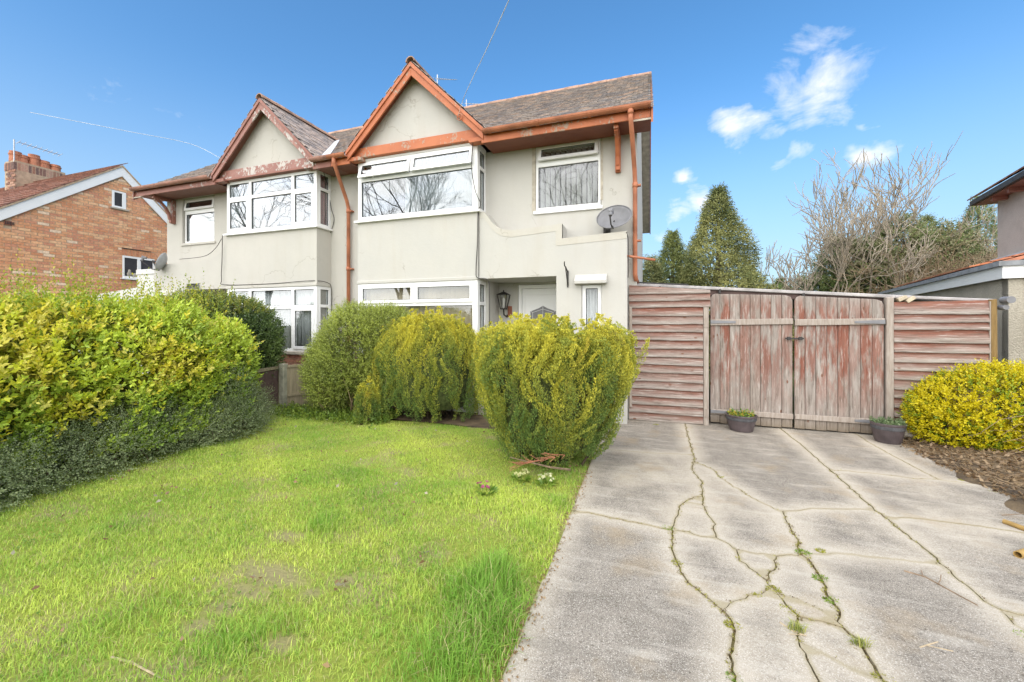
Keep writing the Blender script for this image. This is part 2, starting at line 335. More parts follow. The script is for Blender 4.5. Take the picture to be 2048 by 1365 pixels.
# ------------------------------------------------------------------ mesh helpers
def put(o, parent=None, label=None, cat=None, group=None, kind=None):
    COL.objects.link(o)
    if parent is not None:
        o.parent = parent
        if parent.parent is None and parent.type == 'EMPTY': o.matrix_parent_inverse = Matrix.Translation(parent.location).inverted()
    if label: o['label'] = label
    if cat: o['category'] = cat
    if group: o['group'] = group
    if kind: o['kind'] = kind
    return o
def thing(name, loc, label, cat, group=None):
    o = bpy.data.objects.new(name, None); o.location = loc; o.empty_display_size = .1
    return put(o, None, label, cat, group)
class MB:
    def __init__(s, mirror=1): s.v = []; s.f = []; s.s = mirror
    def add(s, vs, fs):
        n = len(s.v); s.v += [tuple(v) for v in vs]; s.f += [tuple(i + n for i in f) for f in fs]; return s
    def box(s, x0, x1, y0, y1, z0, z1):
        v = [(x, y, z) for z in (z0, z1) for y in (y0, y1) for x in (x0, x1)]
        return s.add(v, [(0, 2, 3, 1), (4, 5, 7, 6), (0, 1, 5, 4), (2, 6, 7, 3), (0, 4, 6, 2), (1, 3, 7, 5)])
    def prism(s, poly, axis, a0, a1):
        n = len(poly)
        def P(p, a):
            return (a, p[0], p[1]) if axis == 'x' else (p[0], a, p[1]) if axis == 'y' else (p[0], p[1], a)
        return s.add([P(p, a0) for p in poly] + [P(p, a1) for p in poly],
                     [tuple(range(n))[::-1], tuple(range(n, 2 * n))] + [(i, (i + 1) % n, n + (i + 1) % n, n + i) for i in range(n)])
    def obox(s, c, ax, ay, az):
        c, ax, ay, az = map(Vector, (c, ax, ay, az))
        v = [c + ax * i + ay * j + az * k for k in (-.5, .5) for j in (-.5, .5) for i in (-.5, .5)]
        return s.add(v, [(0, 2, 3, 1), (4, 5, 7, 6), (0, 1, 5, 4), (2, 6, 7, 3), (0, 4, 6, 2), (1, 3, 7, 5)])
    def tube(s, pts, r, n=8, cap=True):
        pts = [Vector(p) for p in pts]; k = len(pts)
        rs = r if isinstance(r, (list, tuple)) else [r] * k
        t0 = (pts[1] - pts[0]).normalized(); u = t0.orthogonal().normalized(); vs = []
        for i, p in enumerate(pts):
            t = (pts[min(i + 1, k - 1)] - pts[max(i - 1, 0)]).normalized()
            u = (u - t * u.dot(t)).normalized(); w_ = t.cross(u)
            vs += [p + (u * math.cos(2 * math.pi * j / n) + w_ * math.sin(2 * math.pi * j / n)) * rs[i] for j in range(n)]
        fs = [(i * n + j, i * n + (j + 1) % n, (i + 1) * n + (j + 1) % n, (i + 1) * n + j) for i in range(k - 1) for j in range(n)]
        if cap: fs += [tuple(range(n))[::-1], tuple((k - 1) * n + j for j in range(n))]
        return s.add(vs, fs)
    def lathe(s, prof, c, n=24, sx=1, sy=1):
        c = Vector(c); vs = []
        for r, z in prof: vs += [(c.x + r * sx * math.cos(2 * math.pi * j / n), c.y + r * sy * math.sin(2 * math.pi * j / n), c.z + z) for j in range(n)]
        k = len(prof)
        return s.add(vs, [(i * n + j, i * n + (j + 1) % n, (i + 1) * n + (j + 1) % n, (i + 1) * n + j) for i in range(k - 1) for j in range(n)])
    def plate(s, mapf, A, B, holes, d0, d1):
        """rectangular plate A x B with rectangular holes, between depths d0 and d1"""
        a_ = sorted({A[0], A[1]} | {h[i] for h in holes for i in (0, 1)}); b_ = sorted({B[0], B[1]} | {h[i] for h in holes for i in (2, 3)})
        a_ = [v for v in a_ if A[0] <= v <= A[1]]; b_ = [v for v in b_ if B[0] <= v <= B[1]]
        solid = {}
        for i in range(len(a_) - 1):
            for j in range(len(b_) - 1):
                ca, cb = (a_[i] + a_[i + 1]) / 2, (b_[j] + b_[j + 1]) / 2
                solid[i, j] = not any(h[0] < ca < h[1] and h[2] < cb < h[3] for h in holes)
        for (i, j), ok in solid.items():
            if not ok: continue
            p = [(a_[i], b_[j]), (a_[i + 1], b_[j]), (a_[i + 1], b_[j + 1]), (a_[i], b_[j + 1])]
            s.add([mapf(a, b, d0) for a, b in p], [(0, 1, 2, 3)]); s.add([mapf(a, b, d1) for a, b in p], [(3, 2, 1, 0)])
            for k, (di, dj) in enumerate(((0, -1), (1, 0), (0, 1), (-1, 0))):
                if not solid.get((i + di, j + dj), False):
                    q, r_ = p[k], p[(k + 1) % 4]
                    s.add([mapf(*q, d0), mapf(*q, d1), mapf(*r_, d1), mapf(*r_, d0)], [(0, 1, 2, 3)])
        return s
    def mesh(s, name, mt, smooth=False, weld=True):
        me = bpy.data.meshes.new(name)
        me.from_pydata([(x * s.s, y, z) for x, y, z in s.v], [], s.f)
        bm = bmesh.new(); bm.from_mesh(me)
        if weld: bmesh.ops.remove_doubles(bm, verts=bm.verts, dist=1e-5)
        bmesh.ops.recalc_face_normals(bm, faces=bm.faces); bm.to_mesh(me); bm.free()
        if smooth: me.polygons.foreach_set('use_smooth', [True] * len(me.polygons))
        me.materials.append(mt if not isinstance(mt, str) else M[mt]); return me
    def build(s, name, mt, parent=None, smooth=False, bevel=0, **k):
        o = bpy.data.objects.new(name, s.mesh(name, mt, smooth))
        put(o, parent, **k)
        if bevel:
            b = o.modifiers.new('soft_edges', 'BEVEL'); b.width = bevel; b.segments = 1; b.limit_method = 'ANGLE'; b.angle_limit = R(50)
        return o
def mesh_np(name, V, F, C=None, mt='leaf', smooth=False):
    me = bpy.data.meshes.new(name); n, k = F.shape
    me.vertices.add(len(V)); me.vertices.foreach_set('co', np.ascontiguousarray(V, np.float32).ravel())
    me.loops.add(n * k); me.loops.foreach_set('vertex_index', np.ascontiguousarray(F, np.int32).ravel())
    me.polygons.add(n); me.polygons.foreach_set('loop_start', np.arange(0, n * k, k, dtype=np.int32)); me.polygons.foreach_set('loop_total', np.full(n, k, np.int32))
    if smooth: me.polygons.foreach_set('use_smooth', np.ones(n, bool))
    if C is not None:
        a = me.color_attributes.new('Col', 'FLOAT_COLOR', 'POINT'); c4 = np.ones((len(V), 4), np.float32); c4[:, :3] = C; a.data.foreach_set('color', c4.ravel())
    me.update(calc_edges=True); me.materials.append(M[mt] if isinstance(mt, str) else mt); return me
def obj_np(name, V, F, C=None, mt='leaf', parent=None, **k):
    return put(bpy.data.objects.new(name, mesh_np(name, V, F, C, mt)), parent, **k)
def tint(me, c):
    a = me.color_attributes.new('Col', 'FLOAT_COLOR', 'POINT'); a.data.foreach_set('color', [v for _ in range(len(me.vertices)) for v in (*c, 1)])
YMAP = lambda y: (lambda a, b, d: (a, y + d, b))       # a plate facing the street

# ------------------------------------------------------------------ pieces laid by the hundred: nearest 300 as objects, the rest joined
def lay(pieces, name, mt, parent, dims, palette, mirror=1, n_parts=300, stuff_name=None, shape='box', score=None):
    """pieces: list of (matrix, colour index); parts share one mesh per colour"""
    l, d, h = dims
    mb = MB(); mb.box(-l / 2, l / 2, 0, d, 0, h)
    if shape == 'tile':
        mb = MB(); mb.add([(-l / 2, 0, 0), (l / 2, 0, 0), (l / 2, d, 0), (-l / 2, d, 0), (-l / 2, 0, h), (0, 0, h + .002), (l / 2, 0, h), (l / 2, d, h * .4), (0, d, h * .4 + .002), (-l / 2, d, h * .4)],
                          [(3, 2, 1, 0), (0, 1, 6, 5, 4), (4, 5, 8, 9), (5, 6, 7, 8), (0, 4, 9, 3), (1, 2, 7, 6)])
    meshes = []
    for c in palette:
        me = mb.mesh(name, mt, weld=False); tint(me, c); meshes.append(me)
    key = score or (lambda m: (m.translation - CAM).length)
    pieces = sorted(pieces, key=lambda p: key(p[0]))
    for mtx, ci in pieces[:n_parts]:
        o = bpy.data.objects.new(name, meshes[ci]); COL.objects.link(o); o.parent = parent
        if parent.type == 'EMPTY': o.matrix_parent_inverse = Matrix.Translation(parent.location).inverted()
        o.matrix_local = mtx
    rest = pieces[n_parts:]
    if rest:
        base = np.array([v.co[:] for v in meshes[0].vertices]); faces = [tuple(p.vertices) for p in meshes[0].polygons]
        vs, fs, cs = [], [], []
        for mtx, ci in rest:
            n = len(vs); A = np.array(mtx); vs += [tuple(q) for q in base @ A[:3, :3].T + A[:3, 3]]
            fs += [tuple(i + n for i in f) for f in faces]; cs += [palette[ci]] * len(base)
        me = bpy.data.meshes.new(stuff_name or name + 's'); me.from_pydata(vs, [], fs)
        a = me.color_attributes.new('Col', 'FLOAT_COLOR', 'POINT'); a.data.foreach_set('color', [v for c in cs for v in (*c, 1)])
        me.materials.append(M[mt]); put(bpy.data.objects.new(me.name, me), parent, kind='stuff')
def jit(c, v): return tuple(max(.01, x * (1 + random.uniform(-v, v))) for x in c)
TILE_PAL = [(0.254, 0.224, 0.206), (0.306, 0.271, 0.245), (0.219, 0.196, 0.189), (0.350, 0.289, 0.245), (0.280, 0.231, 0.201), (0.403, 0.306, 0.245), (0.236, 0.221, 0.219), (0.324, 0.280, 0.254)]
GABLE_PAL = [(0.294, 0.245, 0.221), (0.350, 0.294, 0.259), (0.238, 0.207, 0.193), (0.406, 0.322, 0.273)]
BRICK_PAL = [(.66, .34, .185), (.62, .31, .165), (.70, .39, .215), (.60, .28, .15), (.70, .43, .25), (.63, .34, .20), (.57, .27, .165), (.74, .56, .40)]

# ------------------------------------------------------------------ windows
def window(house, mapf, A, B, cells, bars=.055, name='window', glassm='glass', blind=None, depth=.07, room=None, frame_mat='upvc', s=1, sashbar=.042):
    """cells: (a0, a1, b0, b1, kind, tilt); kind 'fixed' or 'sash' (a proud opening light)"""
    mb = MB(s); mb.plate(mapf, A, B, [c[:4] for c in cells], 0, depth)
    w_ = mb.build(name, frame_mat, house, bevel=.004)
    for a0, a1, b0, b1, kind, tilt in cells:
        if kind == 'sash':
            e = .014
            def mp(a, b, d, b0=b0, b1=b1, tilt=tilt): return mapf(a, b, d - tilt * (b1 - b) / (b1 - b0))
            MB(s).plate(mp, (a0 - e, a1 + e), (b0 - e, b1 + e), [(a0 + sashbar, a1 - sashbar, b0 + sashbar, b1 - sashbar)], -.022, .03).build('sash', frame_mat, w_, bevel=.004)
            MB(s).plate(mp, (a0 + sashbar - .006, a1 - sashbar + .006), (b0 + sashbar - .006, b1 - sashbar + .006), [], -.002, .004).build('pane', glassm, w_)
            MB(s).plate(mp, (a0 + sashbar - .008, a1 - sashbar + .008), (b0 + sashbar - .008, b1 - sashbar + .008), [(a0 + sashbar + .006, a1 - sashbar - .006, b0 + sashbar + .006, b1 - sashbar - .006)], -.012, -.004).build('gasket', 'dark', w_)
        else:
            MB(s).plate(mapf, (a0 - .004, a1 + .004), (b0 - .004, b1 + .004), [], .028, .034).build('pane', glassm, w_)
            MB(s).plate(mapf, (a0 - .004, a1 + .004), (b0 - .004, b1 + .004), [(a0 + .007, a1 - .007, b0 + .007, b1 - .007)], .016, .025).build('gasket', 'dark', w_)
    if blind: blind(w_, mapf, s)
    return w_
def slats(a0, a1, b0, b1, mt='blind', pitch=.088, turn=.5, d=.16):
    def f(w_, mapf, s):
        me = None; n = int((a1 - a0) / pitch)
        for i in range(n):
            a = a0 + (i + .5) * pitch; t = turn + random.uniform(-.12, .12); ca, sa = math.cos(t) * .043, math.sin(t) * .043
            mb = MB(s)
            p = [(a - ca, d - sa), (a + ca, d + sa), (a + ca, d + sa + .003), (a - ca, d - sa + .003)]
            mb.add([mapf(q[0], b0, q[1]) for q in p] + [mapf(q[0], b1, q[1]) for q in p], [(3, 2, 1, 0), (4, 5, 6, 7), (0, 1, 5, 4), (1, 2, 6, 5), (2, 3, 7, 6), (3, 0, 4, 7)])
            mb.build('blind_slat', mt, w_)
        MB(s).plate(mapf, (a0, a1), (b1, b1 + .035), [], d - .03, d + .03).build('blind_rail', 'upvc', w_)
    return f
def drape(spans, b0, b1, d=.16):
    """hanging curtains: (a0, a1, material, folds)"""
    def f(w_, mapf, s):
        for a0, a1, mt, folds in spans:
            n = max(8, int((a1 - a0) * 70)); vs, fs = [], []
            for k, dd in ((0, 0), (1, .004)):
                for i in range(n + 1):
                    a = a0 + (a1 - a0) * i / n; o = d + dd + .022 * math.sin(i / n * folds * 6.283) + .01 * math.sin(i * 1.7 + folds)
                    vs += [mapf(a, b0, o), mapf(a, b1, o)]
            m = 2 * (n + 1)
            for i in range(n):
                for q in (0, m): fs.append((q + 2 * i, q + 2 * i + 2, q + 2 * i + 3, q + 2 * i + 1))
                fs += [(2 * i, 2 * i + 2, m + 2 * i + 2, m + 2 * i), (2 * i + 1, 2 * i + 3, m + 2 * i + 3, m + 2 * i + 1)]
            MB(s).add(vs, fs).build('curtain', mt, w_, smooth=True)
    return f
def room(house, x0, x1, y0, y1, z0, z1, s, mt='inside'):
    v = [(x, y, z) for z in (z0, z1) for y in (y0, y1) for x in (x0, x1)]
    MB(s).add(v, [(0, 2, 3, 1), (4, 5, 7, 6), (2, 6, 7, 3), (0, 4, 6, 2), (1, 3, 7, 5)]).build('room', mt, house)

# ------------------------------------------------------------------ the pair of houses
WD, BX0, BX1, BF = 5.4, .48, 2.89, -.373            # half width, bay sides, bay front
RIDGE_Y, RIDGE_Z, EAVE_Y, EAVE_Z, REAR_Y = 3.25, 7.17, -.54, 4.50, 7.0
SL = (RIDGE_Z - EAVE_Z) / (RIDGE_Y - EAVE_Y)
GA, GZ, GY = 1.725, 5.955, -.52                     # gable centre, apex, barge plane
def main_z(y): return EAVE_Z + SL * (y - EAVE_Y)
def gable_z(x): return GZ - abs(x - GA) * .995

def build_house(s, lab):
    right = s > 0
    H = thing('semi_detached_house', (s * 2.7, 3.2, 0), lab, 'house', 'pair of semi-detached houses')
    wm = 'render' if right else 'render_left'; paint = 'orange' if right else 'brown'
    gut = 'gutter_r' if right else 'gutter_l'; sof = 'soffit_r' if right else 'soffit_l'
    SW = (3.77, 4.86, 3.347, 4.46) if right else (3.80, 4.86, 3.347, 4.42)
    DOOR = (2.93, 4.21, 0, 2.225)
    # main walls
    mb = MB(s); mb.plate(YMAP(0), (.001, WD), (-.05, 4.46), [(BX0 + .06, BX1 - .06, .9, 4.40), SW, DOOR], 0, .22)
    wall = mb.build('wall', wm, H)
    side = [(.002, -.05), (6.5, -.05), (6.5, 4.46), (RIDGE_Y, 6.98), (.002, 4.46)]
    MB(s).prism(side, 'x', WD - .2, WD - .002).build('side_wall', wm, H)
    MB(s).box(.001, WD - .2, 6.28, 6.5, -.05, 4.46).build('rear_wall', wm, H)
    # roof body: slabs under the tiles (cut back where the gable stands)
    mb = MB(s); u = -.07
    def slab(x0, x1, ys): mb.prism([(ys, main_z(ys) + u), (RIDGE_Y, RIDGE_Z + u), (RIDGE_Y, RIDGE_Z), (ys, main_z(ys))], 'x', x0, x1)
    slab(.001, .36, EAVE_Y + .04); slab(.36, 3.1, .0); slab(3.1, 5.60, EAVE_Y + .04)
    zr = EAVE_Z
    mb.prism([(RIDGE_Y, RIDGE_Z + u), (REAR_Y, zr + u), (REAR_Y, zr), (RIDGE_Y, RIDGE_Z)], 'x', .001, 5.60)
    roof = mb.build('roof', 'felt', H)
    gb = MB(s)
    for sg in (-1, 1):
        e = GA + sg * 1.40
        p = [(GA, GZ + .0), (e, gable_z(e)), (e, gable_z(e) - .05), (GA, GZ - .05)]
        gb.prism(p, 'y', GY - .03, 1.75)
    gb.build('gable_roof', 'felt', H)
    # tiles
    pcs = []
    sl_v = Vector((0, 1, SL)).normalized(); nrm = Vector((0, -SL, 1)).normalized()
    L_ = math.hypot(RIDGE_Y - EAVE_Y, RIDGE_Z - EAVE_Z); g = .112
    for k in range(int(L_ / g) + 1):
        base = Vector((0, EAVE_Y - .045, EAVE_Z - .045 * SL)) + sl_v * (k * g)
        n = 34
        for i in range(n):
            x = .0825 + i * .166 + (.083 if k % 2 else 0)
            if x > 5.62: continue
            if abs(x - GA) < 1.42 and base.y < (gable_z(x) + .03 - EAVE_Z) / SL + EAVE_Y - .02: continue
            p = base + Vector((x * s, 0, 0)) + nrm * (.026 + random.uniform(0, .007))
            tilt = -.055
            ax = Vector((1, random.uniform(-.012, .012), 0)).normalized(); ay = (sl_v + nrm * tilt).normalized(); az = ax.cross(ay)
            m = Matrix((ax, ay, az)).transposed().to_4x4(); m.translation = p
            pcs.append((m, int(random.random() ** 1.3 * len(TILE_PAL))))
    lay(pcs, 'roof_tile', 'tile', roof, (.160, .155, .013), TILE_PAL, n_parts=260, stuff_name='upper_roof_tiles', shape='tile')
    pcs = []
    gr = H.children[-1] if H.children[-1].name.startswith('gable_roof') else [c for c in H.children if c.name.startswith('gable_roof')][0]
    for sg in (-1, 1):
        sv = Vector((-sg * s, 0, .995)).normalized(); nv = Vector((sg * s * .995, 0, 1)).normalized()
        for k in range(18):
            dist = 1.46 - k * .0815
            if dist < .03: break
            x = GA + sg * dist
            for i in range(15):
                y = GY + .03 + i * .166 + (.083 if k % 2 else 0)
                if i == 0 and k % 2: y -= .03
                if main_z(y) > gable_z(x) + .08: continue
                p = Vector((x * s, y, gable_z(x))) + nv * (.024 + random.uniform(0, .008))
                ay = (sv - nv * .055).normalized(); ax = Vector((0, -sg * s, 0)); ax = (ax + sv * random.uniform(-.015, .015)).normalized(); az = ax.cross(ay)
                m = Matrix((ax, ay, az)).transposed().to_4x4(); m.translation = p
                pcs.append((m, random.randrange(len(GABLE_PAL))))
    lay(pcs, 'gable_tile', 'tile', gr, (.160, .155, .014), GABLE_PAL, n_parts=280, stuff_name='rear_gable_tiles', shape='tile')
    # ridge tiles (half round)
    def half(r, t, n=7): return [(r * math.cos(math.pi * i / n), r * math.sin(math.pi * i / n)) for i in range(n + 1)] + [((r - t) * math.cos(math.pi * i / n), (r - t) * math.sin(math.pi * i / n)) for i in range(n, -1, -1)]
    for i in range(17):
        x0 = .01 + i * .331; r = .105 + (.006 if i % 2 else 0)
        if x0 + .335 > 5.66: break
        MB(s).prism([(RIDGE_Y + a, RIDGE_Z - .03 + b * .9) for a, b in half(r, .02)], 'x', x0, x0 + .328).build('ridge_tile', 'ridge', roof)
    for i in range(7):
        y0 = GY - .06 + i * .331; r = .09 + (.005 if i % 2 else 0)
        MB(s).prism([(GA + a, GZ - .01 + b) for a, b in half(r, .018)], 'y', y0, y0 + .328).build('ridge_tile', 'ridge', gr)
    # lead valley on the inner side of the gable
    y0, y1 = -.36, 1.45
    def vx(y): return GA - (GZ - main_z(y)) / .995
    vm = MB(s)
    for off in (0,):
        a = [(vx(y0), y0), (vx(y1), y1)]
        vm.add([(a[0][0] - .20, y0, main_z(y0) + .055), (a[0][0] + .02, y0, main_z(y0) + .062), (a[1][0] + .02, y1, main_z(y1) + .062), (a[1][0] - .10, y1, main_z(y1) + .055),
                (a[0][0] - .20, y0, main_z(y0) + .045), (a[0][0] + .02, y0, main_z(y0) + .05), (a[1][0] + .02, y1, main_z(y1) + .05), (a[1][0] - .10, y1, main_z(y1) + .045)],
               [(0, 1, 2, 3), (7, 6, 5, 4), (0, 4, 5, 1), (1, 5, 6, 2), (2, 6, 7, 3), (3, 7, 4, 0)])
    vm.build('valley_flashing', 'lead', H)
    # gable: infill, barge boards, tie beam
    MB(s).prism([(GA - 1.32, 4.60), (GA + 1.32, 4.60), (GA, 5.90)], 'y', -.36, -.28).build('gable_wall', wm, H)
    for sg in (-1, 1):
        e = GA + sg * 1.335; t = .235
        bm_ = 'brown_worn' if not right else 'orange'
        p = [(GA, GZ - .012), (e, gable_z(e) - .012), (e, gable_z(e) - t + .04), (GA + sg * .001, GZ - t)]
        MB(s).prism(p, 'y', GY - .03, GY).build('barge_board', bm_, H, bevel=.004)
        p = [(GA, GZ - .006), (e + sg * .02, gable_z(e + sg * .02) - .006), (e + sg * .02, gable_z(e) - .10), (GA, GZ - .088)]
        MB(s).prism(p, 'y', GY - .052, GY - .0315).build('barge_trim', paint, H, bevel=.003)
        p = [(GA, GZ - .06), (e, gable_z(e) - .06), (e, gable_z(e) - .075), (GA, GZ - .075)]
        MB(s).prism(p, 'y', GY + .001, -.29).build('verge_soffit', sof, H)
        MB(s).box(*sorted((e - sg * .27, e)), GY + .002, -.375, 4.43, 4.50).build('bracket_end', paint, H, bevel=.004)
    MB(s).box(GA - 1.27, GA + 1.27, -.455, -.361, 4.497, 4.672).build('tie_beam', 'orange' if right else 'brown_worn', H, bevel=.006)
    MB(s).box(BX0 - .0, BX1 + (.0 if right else .08), BF - .012 if right else -.47, -.002, 4.457, 4.494).build('bay_head', paint if not right else 'upvc', H, bevel=.004)
    # eaves: soffit boards, fascia, gutter
    for x0, x1 in ((.002, .42), (3.02, 5.60)):
        for j in range(3):
            MB(s).box(x0, x1, EAVE_Y + .04 + j * .167, EAVE_Y + .04 + j * .167 + .162, 4.412 + j * .004, 4.432 + j * .004).build('soffit_board', sof, H, bevel=.003)
        MB(s).box(x0, x1, EAVE_Y + .012, EAVE_Y + .036, 4.385, 4.515).build('fascia', paint, H, bevel=.004)
        r = .062; prof = [(-math.cos(math.pi * i / 8) * r, -math.sin(math.pi * i / 8) * r) for i in range(9)] + [(math.cos(math.pi * i / 8) * (r - .006), -math.sin(math.pi * i / 8) * (r - .006)) for i in range(9)]
        MB(s).prism([(EAVE_Y - .055 + a, 4.555 + b) for a, b in prof], 'x', x0 + (.0 if x0 < 1 else .06), x1 - (.0 if x0 > 1 else .02)).build('gutter', gut if right or x0 > 1 else 'gutter_l', H)
        for xb in np.arange(x0 + .15, x1, .78):
            MB(s).prism([(EAVE_Y - .055 + a * 1.1, 4.555 + b * 1.1) for a, b in prof], 'x', xb, xb + .05).build('gutter_bracket', gut, H)
    # end verge boards
    for sgn in (0, 1):
        if sgn == 0: p0, p1 = (EAVE_Y - .02, EAVE_Z - .01), (RIDGE_Y, RIDGE_Z - .005)
        else: p0, p1 = (REAR_Y + .02, EAVE_Z - .01), (RIDGE_Y, RIDGE_Z - .005)
        MB(s).prism([p0, p1, (p1[0], p1[1] - .19), (p0[0], p0[1] - .19)], 'x', 5.605, 5.63).build('verge_board', paint, H)
        q0, q1 = (p0[0], p0[1] - .13), (p1[0], p1[1] - .13)
        MB(s).prism([q0, q1, (q1[0], q1[1] - .02), (q0[0], q0[1] - .02)], 'x', WD - .05, 5.603).build('verge_underside', 'stone', H)
    # gallows bracket at the outer end
    b = MB(s); b.box(5.08, 5.16, -.075, -.002, 3.84, 4.40); b.box(5.085, 5.155, -.46, -.075, 4.335, 4.405)
    arc = [(5.12, -.10, 3.93), (5.12, -.13, 4.05), (5.12, -.20, 4.18), (5.12, -.30, 4.28), (5.12, -.42, 4.335)]
    for p, q in zip(arc[:-1], arc[1:]):
        p, q = Vector(p), Vector(q); d = (q - p); b.obox((p + q) / 2, (.06, 0, 0), d * 1.08, Vector((1, 0, 0)).cross(d).normalized() * .055)
    b.box(5.085, 5.155, -.11, -.075, 3.85, 3.94)
    b.build('gallows_bracket', paint, H, bevel=.005)
    # ---- bay
    bay = MB(s)
    bay.plate(YMAP(BF), (BX0, BX1), (2.262, 3.325), [], 0, .06)
    for X in (BX0, BX1):
        a, b_ = (X, X + .06) if X == BX0 else (X - .06, X)
        bay.box(a, b_, BF + .061, -.001, 2.262, 3.325)
    bay.box(BX0 + .06, BX1 - .06, BF + .06, .2, 3.25, 3.30)
    bay.build('bay_wall', wm, H)
    MB(s).box(BX0 - .012, BX1 + .012, BF - .022, -.001, 2.206, 2.261).build('bay_drip', wm, H, bevel=.006)
    for z0, z1 in ((3.326, 3.366), (.872, .93)):
        MB(s).box(BX0 - .05, BX1 + .05, BF - .055, -.001, z0, z1).build('bay_sill', 'upvc' if z0 > 1 else 'stone', H, bevel=.006)
    # plinth of brick (left) under the bay
    if right: MB(s).box(BX0, BX1, BF, -.001, -.05, .871).build('bay_plinth', wm, H)
    else:
        pl = MB(s).box(BX0 + .006, BX1 - .006, BF + .006, -.001, -.05, .871).build('bay_plinth', 'mortar', H)
        pcs = []
        for k in range(11):
            z = -.03 + k * .0818
            x = BX0 - (.112 if k % 2 else 0)
            while x < BX1:
                xa, xb = max(x, BX0), min(x + .215, BX1)
                if xb - xa > .19:
                    m = Matrix.Translation(((xa + xb) / 2 * s, BF - .004, z)); pcs.append((m, random.randrange(5)))
                x += .228
        lay(pcs, 'brick', 'brick', pl, (.213, .02, .068), [(.33, .15, .10), (.38, .18, .12), (.30, .135, .095), (.40, .21, .15), (.35, .17, .13)])
    # corner posts of the windows are part of the frames
    for lev in (0, 1):
        z0, z1 = ((.93, 2.205), (3.366, 4.455))[lev]; B = (z0, z1)
        A = (BX0 + .004, BX1 - .004)
        ls = z0 + (z1 - z0) * (.70 if lev == 0 else .685)
        if right:
            mid = (A[0] + A[1]) / 2 - (.0 if lev == 0 else .06)
            cells = [(A[0] + .075, mid - .03, ls + .035, z1 - .05, 'sash', .0 if lev == 0 else .075), (mid + .03, A[1] - .095, ls + .035, z1 - .05, 'sash', 0 if lev == 0 else .06),
                     (A[0] + .075, A[1] - .095, z0 + .07, ls - .035, 'fixed', 0)]
            bl = slats(A[0] + .08, A[1] - .1, z0 + .05, z1 - .06, 'blind' if lev else 'blind_beige', .088, .75 if lev == 0 else .35, .15) if lev == 0 else drape([(A[0] + .9, A[1] - .62, 'net', 9), (A[1] - .62, A[1] - .1, 'net', 5)], z0 + .02, z1 - .03, .17)
            gm = 'glass' if lev == 0 else 'glass_mirror'
        else:
            c0, c1, c2 = A[0] + .07, A[1] - .07, 0
            m1, m2 = A[0] + .60, A[1] - .66
            top = ls - .02
            cells = [(c0, m1 - .035, top + .035, z1 - .06, 'fixed', 0), (m1 + .035, m2 - .035, top + .035, z1 - .06, 'fixed', 0), (m2 + .035, c1, top + .035, z1 - .06, 'fixed', 0),
                     (c0, m1 - .035, z0 + .06, top - .035, 'sash', 0), (m1 + .035, m2 - .035, z0 + .06, top - .035, 'fixed', 0), (m2 + .035, c1, z0 + .06, top - .035, 'sash', 0)]
            bl = drape([(A[0] + .05, A[0] + .2, 'net', 3), (A[1] - .2, A[1] - .05, 'net', 3)] if lev else [(A[0] + .05, A[1] - .05, 'net', 26)], z0 + .02, z1 - .05, .12)
            gm = 'glass_mirror' if lev else 'glass'
        window(H, YMAP(BF), A, B, cells, blind=bl, s=s, glassm=gm)
        # returns (side lights)
        for X, dirn in ((BX1 - .004, -1), (BX0 + .004, 1)):
            mp = lambda a, b, d, X=X, dirn=dirn: (X + dirn * d, a, b)
            Ar = (BF + .072, -.002)
            cs = [(Ar[0] + .03, Ar[1] - .06, ls + .03, z1 - .06, 'fixed', 0), (Ar[0] + .03, Ar[1] - .06, z0 + .06, ls - .03, 'fixed', 0)]
            bl = None
            if not right and lev and dirn == 1: bl = drape([(Ar[0] + .02, Ar[1] - .02, 'pink', 3)], z0 + .02, z1 - .03, .06)
            window(H, mp, Ar, B, cs, name='side_light', blind=bl, s=s)
        room(H, BX0 + .07, BX1 - .07, BF + .075, 1.6, z0 - .03, z1 - .002, s, 'inside' if not lev else 'room_dark')
    # ---- small front window
    x0, x1, z0, z1 = SW
    if right:
        cells = [(x0 + .075, x1 - .06, z0 + .84, z1 - .055, 'sash', .06), (x0 + .055, x1 - .05, z0 + .065, z0 + .74, 'fixed', 0)]
        bl = slats(x0 + .05, x1 - .05, z0 + .04, z1 - .08, 'blind', .088, .85, .15)
    else:
        cells = [(x0 + .055, x1 - .06, z0 + .80, z1 - .06, 'sash', .03), (x0 + .055, x1 - .055, z0 + .065, z0 + .70, 'fixed', 0)]
        bl = drape([(x0 + .04, x1 - .04, 'net', 12)], z0 + .03, z1 - .3, .16)
    window(H, YMAP(.012 if right else .05), (x0 + .012, x1 - .012), (z0 + .012, z1 - .008), cells, blind=bl, s=s, glassm='glass' if right else 'glass_mirror')
    MB(s).box(x0 - (.02 if right else .05), x1 + .02, -.035 if right else -.03, .05, z0 - .045, z0 + .01).build('window_sill', 'upvc' if right else wm, H, bevel=.005)
    if right:
        MB(s).box(x0 - .05, x0 + .010, -.006, .03, z0 + .0, z1 - .03).box(x1 - .01, x1 + .028, -.006, .03, z0 + .1, z1 - .05).build('patched_mortar', 'stone', H)
    room(H, x0 + .02, x1 - .02, .10, 1.1, z0 + .02, z1 - .02, s)
    # ---- projecting entrance with parapet
    P1, PF = 5.27, -.34
    if right:
        curve = [(2.905, 3.34), (2.99, 3.33), (3.06, 3.24), (3.13, 3.14), (3.22, 3.06), (3.33, 3.01), (3.46, 2.985)]
        top = curve + [(4.30, 3.03), (4.30, 2.80), (P1, 2.845)]
    else:
        top = [(2.905, 3.20), (3.0, 3.14), (3.1, 3.02), (3.25, 2.93), (3.45, 2.87), (3.7, 2.84), (P1, 2.83)]
    poly = [(2.905, 2.225)] + top + [(P1, 2.225)]
    MB(s).prism(poly, 'y', PF, -.002).build('porch_parapet', wm, H)
